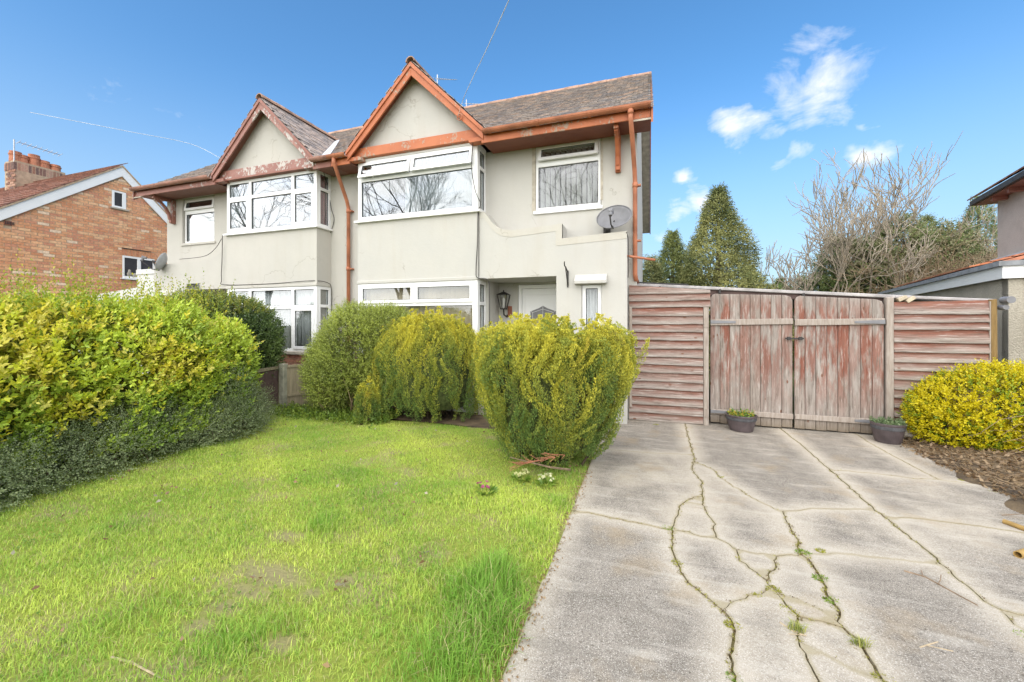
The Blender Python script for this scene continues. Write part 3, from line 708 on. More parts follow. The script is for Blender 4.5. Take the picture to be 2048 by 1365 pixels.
    band = .105 if right else .05
    prev = None; mm = MB(s)
    lower = [(x, z - band) for x, z in top]
    if right: lower[7] = (4.20, 3.03 - band); lower[8] = (4.20, 2.80 - band)
    for i in range(len(top) - 1):
        mm.add([(*((top[i][0], PF - .005)), top[i][1] + .004), (top[i + 1][0], PF - .005, top[i + 1][1] + .004), (lower[i + 1][0], PF - .005, lower[i + 1][1]), (lower[i][0], PF - .005, lower[i][1]),
                (top[i][0], PF + .05, top[i][1] + .004), (top[i + 1][0], PF + .05, top[i + 1][1] + .004), (lower[i + 1][0], PF - .001, lower[i + 1][1]), (lower[i][0], PF - .001, lower[i][1])],
               [(0, 1, 2, 3), (0, 4, 5, 1), (3, 2, 6, 7), (1, 5, 6, 2), (0, 3, 7, 4)])
    if right: mm.build('parapet_moulding', 'moulding', H)
    hole = [(4.60, 4.90, .95, 2.075)]
    MB(s).plate(YMAP(PF), (4.21, P1), (-.05, 2.225), hole, 0, .20).build('porch_pier', wm, H)
    MB(s).box(P1 - .2, P1 - .001, PF + .201, -.002, -.05, 2.224).build('porch_side', wm, H)
    window(H, YMAP(PF + .035), (4.605, 4.895), (.955, 2.07), [(4.66, 4.84, 1.01, 2.02, 'fixed', 0)], blind=drape([(4.62, 4.88, 'net', 5)], .97, 2.04, .11), s=s)
    room(H, 4.58, 4.94, PF + .14, .0, .93, 2.1, s)
    hood = [(PF - .115, 2.08), (PF - .115, 2.125), (PF - .05, 2.195), (PF - .001, 2.235), (PF - .001, 2.08)]
    MB(s).prism(hood, 'x', 4.50, 4.985).build('window_hood', wm, H, bevel=.008)
    # porch recess: back wall, ceiling, step, door
    yb = .52
    MB(s).box(2.93, 4.26, PF + .001, yb + .1, 2.226, 2.26).build('porch_ceiling', wm, H)
    MB(s).plate(YMAP(yb), (2.85, 4.45), (0, 2.225), [(3.30, 4.24, .12, 2.19)], 0, .15).build('porch_back_wall', 'white_wall' if False else wm, H)
    MB(s).box(2.85, 2.93, .22, yb, 0, 2.225).box(4.30, 4.4, .22, yb, 0, 2.225).build('porch_cheek', wm, H)
    MB(s).box(2.93, 4.20, PF - .12, yb - .001, -.05, .12).build('porch_step', 'stone', H, bevel=.01)
    dx0, dx1 = 3.305, 4.235
    door = MB(s).plate(YMAP(yb + .02), (dx0, dx1), (.125, 2.185), [(dx0 + .065, dx1 - .065, .19, 2.115)], 0, .07).build('door', 'upvc', H, bevel=.004)
    MB(s).box(dx0 + .068, dx1 - .068, yb + .035, yb + .075, .193, 2.112).build('door_leaf', 'upvc', door, bevel=.004)
    lx0, lx1 = dx0 + .17, dx1 - .17
    MB(s).plate(YMAP(yb + .026), (lx0 - .06, lx1 + .06), (.30, 2.00), [(lx0 - .045, lx1 + .045, .315, 1.985)], 0, .01).build('door_moulding', 'upvc', door, bevel=.003)
    gc = (lx0 + lx1) / 2; gw = .235
    for k, (wk, mt, y0_) in enumerate(((gw + .035, 'upvc', .018), (gw, 'dish', .012))):
        MB(s).prism([(gc - wk, 1.25), (gc + wk, 1.25), (gc + wk, 1.70 + (.03 if k == 0 else 0)), (gc + wk * .35, 1.755 + (.035 if k == 0 else 0)), (gc, 1.80 + (.04 if k == 0 else 0)), (gc - wk * .35, 1.755 + (.035 if k == 0 else 0)), (gc - wk, 1.70 + (.03 if k == 0 else 0))], 'y', yb + y0_, yb + .034).build('door_glass_surround' if k == 0 else 'door_glass', mt, door)
    lm = MB(s)
    for q in (.045,):
        pts = [(gc - gw + q, 1.26), (gc - gw + q, 1.68), (gc, 1.80 - q * 1.3), (gc + gw - q, 1.68), (gc + gw - q, 1.26)]
        for p, r_ in zip(pts[:-1], pts[1:]): lm.tube([(p[0], yb + .010, p[1]), (r_[0], yb + .010, r_[1])], .004, 4)
    lm.tube([(gc, yb + .01, 1.26), (gc, yb + .01, 1.79)], .004, 4); lm.tube([(gc - gw + .045, yb + .01, 1.68), (gc - gw, yb + .01, 1.71)], .004, 4); lm.tube([(gc + gw - .045, yb + .01, 1.68), (gc + gw, yb + .01, 1.71)], .004, 4)
    lm.build('lead_strip', 'upvc', door)
    return H
HR = build_house(1, 'cream rendered house with orange painted gable, satellite dish and white front door')
HL = build_house(-1, 'ivory rendered house with brown peeling gable boards and six pane bay window')

# downpipes (each moves with its house)
def pipe(name, pts, r, mt, parent, joints=()):
    mb = MB(); mb.tube(pts, r, 12)
    for p in joints: mb.tube([Vector(p) - Vector((0, 0, .035)), Vector(p) + Vector((0, 0, .035))], r * 1.22, 12)
    o = mb.build(name, mt, parent, smooth=False)
    o.data.polygons.foreach_set('use_smooth', [len(p.vertices) == 4 for p in o.data.polygons]); return o
pipe('downpipe', [(5.33, -.595, 4.50), (5.33, -.595, 4.38), (5.345, -.50, 4.22), (5.37, -.12, 3.80), (5.375, -.065, 3.66), (5.375, -.065, 2.24), (5.385, -.03, 2.17), (5.40, .13, 2.135)], .034, 'gutter_r', HR, [(5.375, -.065, 3.6), (5.33, -.595, 4.47)])
pipe('downpipe', [(.13, -.595, 4.50), (.13, -.595, 4.42), (.11, -.50, 4.30), (.02, -.13, 3.86), (.0, -.065, 3.74), (.0, -.065, 0)], .034, 'gutter_r', HR, [(0, -.065, 3.68), (0, -.065, 2.55)])
for x, z in ((5.375, 2.75), (5.375, 3.6), (0, 2.55), (0, 3.68)):
    MB().box(x + .03, x + .085, -.075, -.002, z - .012, z + .012).build('pipe_clip', 'gutter_r', HR)
pipe('overflow_pipe', [(5.20, -.30, 2.50), (5.66, -.15, 2.43)], .018, 'gutter_r', HR)

# left side extension and low wall
SX = thing('garage', (-5.6, .8, 0), 'white flat roofed side garage left of the ivory house, partly behind the hedge', 'garage')
MB().box(-6.55, -5.405, .02, 3.4, -.05, 2.80).build('wall', 'white_wall', SX, bevel=.01)
MB().box(-6.56, -5.404, -.0, .018, 2.69, 2.815).build('parapet_band', 'white_wall', SX, bevel=.006)
WL = MB().prism([(-12.5, -.05), (-6.56, -.05), (-6.56, 2.46), (-12.5, 1.95)], 'y', .3, .48)
WL.build('garden_wall', 'white_wall', None, label='low white rendered garden wall in front of the brick gable', cat='wall')

# wall bits
def cable(name, pts, r, mt, label, group=None, cat='cable', n=6):
    P = [Vector(p) for p in pts]; Q = []
    for i in range(len(P) - 1):
        p0, p1, p2, p3 = P[max(i - 1, 0)], P[i], P[i + 1], P[min(i + 2, len(P) - 1)]
        for k in range(6):
            t = k / 6; Q.append(.5 * ((2 * p1) + (p2 - p0) * t + (2 * p0 - 5 * p1 + 4 * p2 - p3) * t * t + (3 * p1 - p0 - 3 * p2 + p3) * t ** 3))
    Q.append(P[-1])
    return MB().tube(Q, r, n).build(name, mt, None, smooth=True, label=label, cat=cat, group=group)
yc = BF - .012
cable('cable', [onY(946, 285, -.47), onY(943, 330, yc - .05), onY(950, 380, yc - .06), onY(961, 408, yc - .06), onY(956, 425, yc), onY(955, 480, yc), onY(952, 540, yc), onY(955, 556, yc - .02), onY(975, 560, PF if False else -.36), onY(979, 585, -.35), onY(979, 660, -.35)], .007, 'cable', 'black cable running down the right edge of the orange gabled bay')
cable('cable', [onY(640, 325, -.43), onY(655, 370, -.08), onY(662, 415, -.02), onY(668, 440, -.02), onY(661, 466, -.02)], .006, 'cable', 'thin looped cable beside the right edge of the left upper bay window')
cable('cable', [onY(445, 470, -.385), onY(444, 520, -.385), onY(443, 560, -.385), onY(450, 570, -.385), onY(540, 568, -.385), onY(620, 562, -.395), onY(655, 566, -.2), onY(663, 580, -.03), onY(663, 625, -.03)], .007, 'cable', 'black cable along the head of the ivory house ground floor window')
cable('cable', [onY(443, 478, -.365), onY(430, 498, -.355), onY(408, 513, -.355), onY(359, 519, -.355)], .006, 'cable', 'grey cable curving below the far left upper window')
cable('cable', [(5.262, -.355, 2.83), (5.285, -.30, 2.72), (5.29, -.33, 2.4), (5.285, -.345, 2.16)], .006, 'cable', 'thin cable at the right corner of the cream house above the fence')

def satellite_dish(label, c, aim, rx, rz, mount, mt, armlen=.34):
    T = thing('satellite_dish', mount, label, 'satellite dish', 'satellite dishes')
    aim = Vector(aim).normalized(); up = Vector((0, 0, 1)); sx = up.cross(aim).normalized(); uz = aim.cross(sx); c = Vector(c)
    vs, fs = [], []; nr, na = 7, 30
    for side_, dd in ((0, 0), (1, -.008)):
        for i in range(nr + 1):
            for j in range(na):
                t = i / nr; a = 2 * math.pi * j / na
                p = c + sx * (rx * t * math.cos(a)) + uz * (rz * t * math.sin(a)) + aim * (.075 * t * t - .07 + dd); vs.append(p)
    m = (nr + 1) * na
    for q in (0, m):
        for i in range(nr):
            for j in range(na): fs.append((q + i * na + j, q + i * na + (j + 1) % na, q + (i + 1) * na + (j + 1) % na, q + (i + 1) * na + j))
    for j in range(na): fs.append((nr * na + j, nr * na + (j + 1) % na, m + nr * na + (j + 1) % na, m + nr * na + j))
    MB().add(vs, fs).build('reflector', mt, T, smooth=True)
    mb = MB(); mb.tube([c + uz * rz * math.sin(2 * math.pi * j / 40) + sx * rx * math.cos(2 * math.pi * j / 40) + aim * .004 for j in range(41)], .007, 6, False); mb.build('rim', mt, T, smooth=True)
    foot = c - uz * (rz * .93) + aim * .0; tip = c + aim * armlen - uz * rz * .55
    MB().tube([foot - aim * .03, foot + aim * .1 - uz * .02, tip], .011, 8).build('feed_arm', 'iron', T)
    a = MB(); a.tube([tip - aim * .02 + uz * .0, tip + uz * .07 - aim * .03], .028, 10); a.obox(tip + uz * .09 - aim * .04, sx * .06, uz * .05, aim * .09)
    a.build('receiver', 'dish', T, bevel=.006)
    bk = MB(); mount = Vector(mount); bk.tube([c - aim * .07 - uz * .03, mount + Vector((0, -.12, .02)), mount + Vector((0, -.03, 0))], .02, 8); bk.obox(mount + Vector((0, -.012, 0)), (.11, 0, 0), (0, .022, 0), (0, 0, .14))
    bk.tube([foot, mount + Vector((0, -.12, .02))], .016, 8)
    bk.build('wall_bracket', 'iron', T)
    return T
satellite_dish('grey oval satellite dish on the wall beside the orange downpipe', onY(1228, 434, -.30), (-.18, -1, .42), .262, .20, (4.95, -.0, 2.93), 'dish', .20)
satellite_dish('pale small satellite dish above the white garage roof at far left', onY(323, 524, -.42), (-.75, -.62, .35), .20, .215, (-5.10, -.345, 2.88), 'dish_pale', .36)
for px0, px1 in (((1200, 463), (1178, 483)), ((1222, 466), (1226, 478)), ((1208, 468), (1204, 480))):
    pass
cable('cable', [(4.93, -.05, 2.92), (4.88, -.01, 2.86), (4.78, -.008, 2.78), (4.72, -.008, 2.73)], .005, 'cable', 'short black cable trailing down left from the grey oval satellite dish')

LP = thing('wall_lantern', (3.10, .52, 1.9), 'black wall lantern with clear glass beside the white front door', 'lamp')
lx, ly, lz = 3.08, .36, 2.0
MB().add([(lx + sx_ * .105, ly + sy_ * .105, lz + .0) for sx_, sy_ in ((-1, -1), (1, -1), (1, 1), (-1, 1))] + [(lx + sx_ * .02, ly + sy_ * .02, lz + .055) for sx_, sy_ in ((-1, -1), (1, -1), (1, 1), (-1, 1))], [(0, 1, 2, 3), (4, 5, 6, 7), (0, 1, 5, 4), (1, 2, 6, 5), (2, 3, 7, 6), (3, 0, 4, 7)]).tube([(lx, ly, lz + .05), (lx, ly, lz + .085)], .012, 8).build('cap', 'iron', LP)
fr = MB()
for sx_, sy_ in ((-1, -1), (1, -1), (1, 1), (-1, 1)):
    fr.tube([(lx + sx_ * .092, ly + sy_ * .092, lz), (lx + sx_ * .045, ly + sy_ * .045, lz - .25)], .008, 5)
fr.box(lx - .05, lx + .05, ly - .05, ly + .05, lz - .265, lz - .245); fr.tube([(lx, ly, lz - .26), (lx, ly + .02, lz - .36), (lx + .02, ly + .13, lz - .40), (lx + .02, .51, lz - .36)], .014, 6)
fr.build('frame', 'iron', LP)
MB().add([(lx + sx_ * .085, ly + sy_ * .085, lz - .005) for sx_, sy_ in ((-1, -1), (1, -1), (1, 1), (-1, 1))] + [(lx + sx_ * .042, ly + sy_ * .042, lz - .24) for sx_, sy_ in ((-1, -1), (1, -1), (1, 1), (-1, 1))], [(0, 1, 5, 4), (1, 2, 6, 5), (2, 3, 7, 6), (3, 0, 4, 7)]).build('glass', 'glass_clear', LP)
MB().lathe([(.001, -.24), (.016, -.24), (.018, -.18), (.03, -.12), (.026, -.07), (.001, -.05)], (lx, ly, lz), 10).build('bulb', 'bulb', LP, smooth=True)
MB().box(lx + .03, lx + .11, .495, .519, lz - .40, lz - .2).build('back_plate', 'garage_door', LP, bevel=.004)
BK = MB(); bx = 4.39
BK.box(bx - .012, bx + .012, -.352, -.341, 2.04, 2.30); BK.tube([(bx, -.352, 2.28), (bx, -.50, 2.33), (bx, -.60, 2.345)], .010, 6)
BK.tube([(bx, -.355, 2.08), (bx, -.44, 2.20), (bx, -.52, 2.325)], .008, 6); BK.tube([(bx, -.60, 2.345), (bx, -.62, 2.385), (bx, -.60, 2.40)], .009, 6)
BK.build('hanging_bracket', 'iron', None, label='empty black iron hanging basket bracket on the pier beside the porch', cat='bracket')
VG = thing('wall_vent', (-4.47, -.345, 2.31), 'small louvred grey vent box low on the ivory house wall above the hedge', 'vent')
c0, c1 = onY(375, 568, -.35), onY(398, 577, -.35)
MB().plate(YMAP(-.372), (c0.x, c1.x), (c1.z, c0.z), [(c0.x + .015, c1.x - .015, c1.z + .012, c0.z - .012)], 0, .03).build('vent_frame', 'dish', VG)
for k in range(3): MB().obox(((c0.x + c1.x) / 2, -.357, c1.z + .03 + k * .03), (c1.x - c0.x - .03, 0, 0), (0, .016, -.012), (0, .004, .006)).build('louvre', 'iron', VG)

# aerials and overhead wires
def aerial(label, px0, px1, y, mast):
    a, b = onY(*px0, y), onY(*px1, y + .2); T = thing('tv_aerial', (a.x, a.y, mast), label, 'aerial', 'roof aerials')
    MB().tube([(a.x + .05, a.y, mast), (a.x + .05, a.y, a.z + .12)], .018, 6).build('mast', 'aerial', T)
    bm_ = MB(); bm_.tube([a, b], .011, 6); d = (b - a)
    for k in range(11):
        p = a + d * (k / 10); q = Vector((.0, .16 - .006 * k, .05)); bm_.tube([p - q, p + q], .006, 4)
    bm_.build('boom', 'aerial', T)
aerial('thin TV aerial showing past the right slope of the orange gable', (872, 158), (913, 160), 5.0, 5.75)
aerial('low TV aerial just above the ridge right of the orange gable', (930, 208), (1000, 209), 5.2, 5.6)
p0 = onY(30, 293, 1.7); T = thing('tv_aerial', (p0.x + .3, 1.7, 7.3), 'TV aerial on the brick chimney at far left', 'aerial', 'roof aerials')
PIPE_AERIAL = T
cable('overhead_wire', [(2.62, -.56, 4.86), onY(930, 190, -1.2), onY(975, 95, -2.3), onY(1018, 0, -3.2), onY(1050, -70, -3.8)], .004, 'cable_pale', 'pale overhead wire rising from the orange gable', 'overhead wires', 'wire')
cable('overhead_wire', [(-2.75, -.56, 4.86), onY(380, 288, -.8), onY(250, 262, -1.6), onY(60, 225, -2.4)], .004, 'cable_pale', 'pale overhead wire running left from the brown gable', 'overhead wires', 'wire')
hk = MB()
for k in range(3): hk.tube([Vector((2.66 + .0, GY - .04, 4.84)) + Vector((.045 * math.cos(2 * math.pi * j / 14 + k), -.01 - .006 * k, .05 * math.sin(2 * math.pi * j / 14 + k))) for j in range(15)], .006, 5)
hk.build('cable_loop', 'orange', None, label='coiled wire loop fixed on the right barge board of the orange gable', cat='cable')

# ------------------------------------------------------------------ brick house far left
XB = -10.06
BH = thing('brick_house', (XB - 3, 1.5, 0), 'orange brick gable end house with white verge boards at far left', 'house')
ya, za = 1.50, 6.20
s1 = (za - 4.22) / (ya + .99); s2 = (za - 4.97) / (2.78 - ya)
yl, yr = -4.3, 5.4
def bz(y): return za - (ya - y) * s1 if y < ya else za - (y - ya) * s2
poly = [(yl, -.05), (yr, -.05), (yr, bz(yr)), (ya, za), (yl, bz(yl))]
bw = MB().prism(poly, 'x', XB - 8.0, XB - .012).build('gable_wall', 'mortar', BH)
wins = []
a, b = onX(224, 380, XB), onX(252, 420, XB); wins.append((a.y, b.y, b.z, a.z))
a, b = onX(245, 510, XB), onX(309, 560, XB); wins.append((a.y, b.y, b.z - .02, a.z - .02))
vent = (onX(8, 441, XB).y, onX(23, 452, XB).y, onX(23, 452, XB).z, onX(8, 441, XB).z)
pcs = []; LN = .223; k = 0; z = 1.4
while z < 6.1:
    y = yl + (LN / 2 if k % 2 else 0)
    while y < yr - .2:
        yc_ = y + LN / 2; ya_, yb_ = y, y + LN
        ok = z + .07 < min(bz(y), bz(y + LN)) + .02 and yc_ > -1.9 and yc_ < 3.6
        for (q0, q1, r0, r1) in wins + [vent]:
            if y + LN > q0 - .004 and y < q1 + .004 and z + .068 > r0 - .03 and z < r1 + (.225 if (q0, q1) == wins[1][:2] else .004):
                if y < q0 - .05: ya_, yb_ = y, min(yb_, q0 - .006)
                elif y + LN > q1 + .05: ya_ = max(ya_, q1 + .006)
                else: ok = False
        if ok:
            m = Matrix.Translation((XB - .012 + random.uniform(.006, .012), (ya_ + yb_) / 2, z)) @ Matrix.Rotation(R(90), 4, 'Z') @ Matrix.Diagonal(((yb_ - ya_) / LN, 1, 1, 1))
            ci = 7 if random.random() < .055 else random.randrange(7)
            pcs.append((m, ci))
        y += LN + .011
    z += .0765; k += 1
MORT = bw
lay(pcs, 'brick', 'brick', bw, (.214, .02, .066), BRICK_PAL, n_parts=300, stuff_name='far_bricks', score=lambda m: m.translation.y * 1.0 + (3 if m.translation.z < 2.2 else 0))
pcs = []; y = wins[1][0] - .02
while y < wins[1][1]:
    m = Matrix.Translation((XB - .004, y + .035, wins[1][3] + .015)) @ Matrix.Rotation(R(90), 4, 'Z'); pcs.append((m, random.randrange(3))); y += .077
lay(pcs, 'soldier_brick', 'brick', bw, (.066, .02, .20), [(.54, .24, .13), (.50, .22, .12), (.57, .28, .15)])
XM = lambda a, b, d: (XB + .01 - d, a, b)
for wi, (q0, q1, r0, r1) in enumerate(wins):
    mid = (q0 + q1) / 2
    cells = [(q0 + .06, q1 - .10, r0 + .06, r1 - .05, 'fixed', 0)] if wi == 0 else [(q0 + .05, mid - .05, r0 + .06, r1 - .06, 'fixed', 0), (mid + .05, q1 - .05, r0 + .06, r1 - .06, 'fixed', 0)]
    window(BH, XM, (q0, q1), (r0, r1), cells)
    MB().box(XB + .012, XB + .06, q0 - .06, q1 + .06, r0 - .045, r0 - .002).build('window_sill', 'stone' if wi == 0 else 'upvc', BH)
    MB().box(XB - .011, XB - .006, q0 + .02, q1 - .02, r0 + .02, r1 - .02).build('dark_backing', 'room_dark', BH)  # flat near-black sheet standing in for the unlit room behind the panes
orn = MB()
q0, q1, r0, r1 = wins[1]
for yy, rr, hh in ((q0 + .18, .07, .22), (q0 + .40, .05, .30), (q0 + .33, .08, .12)): orn.lathe([(.001, 0), (rr * .8, .0), (rr, hh * .4), (rr * .5, hh * .75), (rr * .55, hh * .9), (.001, hh)], (XB - .001, yy, r0 + .06), 12, .25)
orn.build('window_ornament', 'stone', BH, smooth=True)
MB().box(XB - .004, XB + .012, *vent[:2], *vent[2:]).build('air_brick', 'garage_door', BH)
for i in range(6): MB().box(XB + .0125, XB + .018, vent[0] + .015 + i * .028, vent[0] + .03 + i * .028, vent[2] + .015, vent[3] - .015).build('air_slot', 'dark', BH)
MB().box(XB + .0, XB + .02, wins[1][0] - .02, wins[1][1] - .1, wins[1][3] + .225, wins[1][3] + .245).build('drip_strip', 'iron', BH)
# verge boards, roof
for y0, y1 in ((yl, ya), (ya, yr)):
    lo, hi = (yl, ya) if y1 == ya else (yr, ya)
    p = [(lo, bz(lo) + .17), (hi, bz(hi) + .17), (hi, bz(hi) - .13), (lo, bz(lo) - .13)]
    MB().prism(p, 'x', XB + .02, XB + .05).build('verge_board', 'upvc', BH, bevel=.004)
    p = [(lo, bz(lo) + .17), (hi, bz(hi) + .17), (hi, bz(hi) + .215), (lo, bz(lo) + .215)]
    MB().prism(p, 'x', XB - .25, XB + .075).build('verge_mortar', 'mortar', BH)
rf = MB()
for lo in (yl - .3, yr + .3):
    sl_ = s1 if lo < ya else s2; zl = bz(lo)
    rf.prism([(lo, zl + .10), (ya, za + .10), (ya, za + .20), (lo, zl + .20)], 'x', XB - 8.0, XB + .015)
rfo = rf.build('roof', 'felt', BH)
pcs = []; sv = Vector((0, 1, s1)).normalized(); nv = Vector((0, -s1, 1)).normalized()
n = int(math.hypot(ya - yl, (ya - yl) * s1) / .27)
for k in range(n + 1):
    base = Vector((0, yl, bz(yl) + .20)) + sv * (k * .27)
    if base.y < -2.2 or base.y > ya - .05: continue
    for i in range(26):
        x = XB - .08 - i * .30
        p = base + Vector((x, 0, 0)) + nv * .03; ax = Vector((1, 0, 0)); ay = (sv - nv * .06).normalized(); az = ax.cross(ay)
        m = Matrix((ax, ay, az)).transposed().to_4x4(); m.translation = p; pcs.append((m, random.randrange(4)))
lay(pcs, 'roof_tile', 'tile', rfo, (.285, .32, .035), [(.26, .13, .095), (.30, .155, .115), (.22, .115, .09), (.33, .19, .15)], n_parts=200, stuff_name='far_roof_tiles', shape='tile')
# chimney
ct = onX(32, 325, -14.6)
cp = [onX(12, 322, -14.9), onX(28, 320, -14.6), onX(130, 345, -14.6)]
chx, chy0, chy1 = -14.6, onX(28, 320, -14.6).y, onX(131, 345, -14.6).y
cz = onX(28, 320, -14.6).z
ch = MB().box(chx - .60, chx - .012, chy0 + .012, chy1, 5.3, cz).build('chimney', 'mortar', BH)
pcs = []; CP = [(.30, .16, .11), (.36, .20, .14), (.22, .125, .10), (.42, .26, .19), (.17, .11, .095)]
z = 5.35; k = 0
while z < cz - .34:
    y = chy0 - (.11 if k % 2 else 0)
    while y < chy1 - .05:
        y2 = max(y, chy0); ln = min(y + .215, chy1) - y2
        if ln > .15: pcs.append((Matrix.Translation((chx - .015, y2 + ln / 2, z)) @ Matrix.Rotation(R(90), 4, 'Z'), random.randrange(5)))
        y += .228
    for xx in (-.15, -.40): pcs.append((Matrix.Translation((chx + xx + (.1 if k % 2 else 0), chy0, z)), random.randrange(5)))
    z += .082; k += 1
lay(pcs, 'brick', 'brick', ch, (.21, .02, .066), CP)
pcs = []; y = chy0
while y < chy1 - .05: pcs.append((Matrix.Translation((chx - .01, y + .035, cz - .31)) @ Matrix.Rotation(R(90), 4, 'Z'), random.randrange(5))); y += .086
for i in range(7): pcs.append((Matrix.Translation((chx - .05 - i * .085, chy0 - .005, cz - .31)), random.randrange(5)))
lay(pcs, 'soldier_brick', 'brick', ch, (.07, .03, .25), CP)
for i, (px, hgt) in enumerate(((31, .36), (44, .30), (68, .42), (88, .30), (110, .26))):
    yy = onX(px, 330, chx - .3).y
    MB().lathe([(.001, 0), (.15, 0), (.145, hgt * .6), (.165, hgt * .68), (.165, hgt * .78), (.14, hgt * .82), (.145, hgt), (.11, hgt), (.10, hgt * .5), (.001, hgt * .5)], (chx - .3, yy, cz), 14).build('chimney_pot', 'terracotta', ch, smooth=False)
MB().box(chx - .9, chx + .1, chy0 - .05, chy1 + .1, 5.0, 5.35).build('chimney_flashing', 'lead', BH)
a = Vector((chx - .05, chy0 + .02, cz - .3))
MB().tube([a, a + Vector((0, 0, 1.0))], .02, 6).build('mast', 'aerial', PIPE_AERIAL)
bb = MB(); b0 = a + Vector((0, .1, .95)); b1 = b0 + Vector((.05, 1.0, -.05)); bb.tube([b0, b1], .012, 5)
for k in range(9): p = b0 + (b1 - b0) * (k / 8); bb.tube([p - Vector((.15, 0, .03)), p + Vector((.15, 0, .03))], .007, 4)
bb.build('boom', 'aerial', PIPE_AERIAL)

# ------------------------------------------------------------------ neighbour on the right: roughcast garage and house
gd = Vector((.53, .848, 0)); c_, s_ = math.cos(TH), math.sin(TH)
def w2l(v): return Vector((v.x * c_ - v.y * s_, v.x * s_ + v.y * c_, v.z))
GDir = w2l(gd); GN = Vector((GDir.y, -GDir.x, 0))            # along the garage side, and towards its front right
g0 = at(2013, 532, 6.05); g0.z = 0
def gp(a, b, z): return g0 + GDir * a + GN * b + Vector((0, 0, z))
GG = thing('garage', g0 + GDir * 3, 'pebbledashed garage with white fascia and brown door behind the right fence', 'garage')
def gbox(mb, a0, a1, b0, b1, z0, z1): return mb.add([gp(a, b, z) for z in (z0, z1) for b in (b0, b1) for a in (a0, a1)], [(0, 2, 3, 1), (4, 5, 7, 6), (0, 1, 5, 4), (2, 6, 7, 3), (0, 4, 6, 2), (1, 3, 7, 5)])
gbox(MB(), .02, 7.4, .02, .22, -.05, 2.18).build('side_wall', 'roughcast', GG)
gbox(MB(), .0, .2, .02, .16, -.05, 2.181).build('front_pier', 'roughcast', GG)
gbox(MB(), .08, .12, .165, 2.9, -.05, 2.02).build('door', 'garage_door', GG)
for k in range(9): gbox(MB(), .07, .079, .20 + k * .3, .47 + k * .3, .02, 1.98).build('door_panel', 'garage_door', GG, bevel=.004)
gbox(MB(), .06, .2, .165, 2.9, 2.02, 2.18).build('door_head', 'brown', GG)
gbox(MB(), -.03, 7.4, -.06, -.03, 2.16, 2.345).build('fascia', 'upvc', GG)
gbox(MB(), -.06, -.031, -.06, 2.9, 2.16, 2.345).build('front_fascia', 'upvc', GG)
gbox(MB(), -.10, 7.45, -.11, -.02, 2.346, 2.42).build('roof_edge', 'felt', GG)
gbox(MB(), -.10, -.02, -.02, 2.9, 2.346, 2.42).build('front_roof_edge', 'felt', GG)
gbox(MB(), -.02, 7.4, -.02, 2.9, 2.30, 2.36).build('flat_roof', 'felt', GG)
# lean-to tiles between garage and house
NH = thing('roughcast_house', at(2100, 600, 9), 'pinkish roughcast house corner with tiled eaves at the right edge', 'house')
h0 = at(1995, 520, 10.6); h0.z = 0
def hp(a, b, z): return h0 + GDir * a + GN * b + Vector((0, 0, z))
def hbox(mb, a0, a1, b0, b1, z0, z1): return mb.add([hp(a, b, z) for z in (z0, z1) for b in (b0, b1) for a in (a0, a1)], [(0, 2, 3, 1), (4, 5, 7, 6), (0, 1, 5, 4), (2, 6, 7, 3), (0, 4, 6, 2), (1, 3, 7, 5)])
hbox(MB(), -5.0, .0, 0, 5, 0, 4.72).build('wall', 'roughcast_pink', NH)
hbox(MB(), -5.2, .35, -.32, 5, 4.70, 4.78).build('soffit', 'soffit_l', NH)
for k in range(6): hbox(MB(), -4.6 + k * .8, -4.5 + k * .8, -.28, -.02, 4.60, 4.699).build('rafter_end', 'brown', NH)
hbox(MB(), -5.2, .36, -.40, -.325, 4.71, 4.82).build('gutter', 'iron', NH)
mb = MB(); mb.add([hp(-5.2, -.36, 4.80), hp(.36, -.36, 4.80), hp(-1.5, 2.4, 6.6), hp(-5.2, 2.4, 6.6), hp(-5.2, -.36, 4.86), hp(.36, -.36, 4.86), hp(-1.5, 2.4, 6.66), hp(-5.2, 2.4, 6.66)], [(0, 1, 2, 3), (7, 6, 5, 4), (0, 4, 5, 1), (1, 5, 6, 2), (2, 6, 7, 3), (3, 7, 4, 0)])
nr = mb.build('roof', 'felt', NH)
sv = (hp(-3, 2.4, 6.6) - hp(-3, -.36, 4.80)).normalized(); ax = -GDir; nv = ax.cross(sv); nv = nv if nv.z > 0 else -nv
pcs = []
for k in range(11):
    for i in range(22):
        aa = .33 - i * .24
        if aa > .36 - k * .17: continue
        p = hp(aa, -.40, 4.85) + sv * (k * .29) + nv * .03; ay = (sv - nv * .05).normalized(); axx = ay.cross(nv).normalized(); az = axx.cross(ay)
        m = Matrix((axx, ay, az)).transposed().to_4x4(); m.translation = p; pcs.append((m, random.randrange(4)))
lay(pcs, 'roof_tile', 'tile', nr, (.225, .33, .03), [(.30, .16, .10), (.35, .20, .13), (.26, .14, .10), (.39, .25, .18)], n_parts=240)
hbox(MB(), -5.0, .05, -.12, -.002, 3.02, 3.16).build('flashing', 'lead', NH)
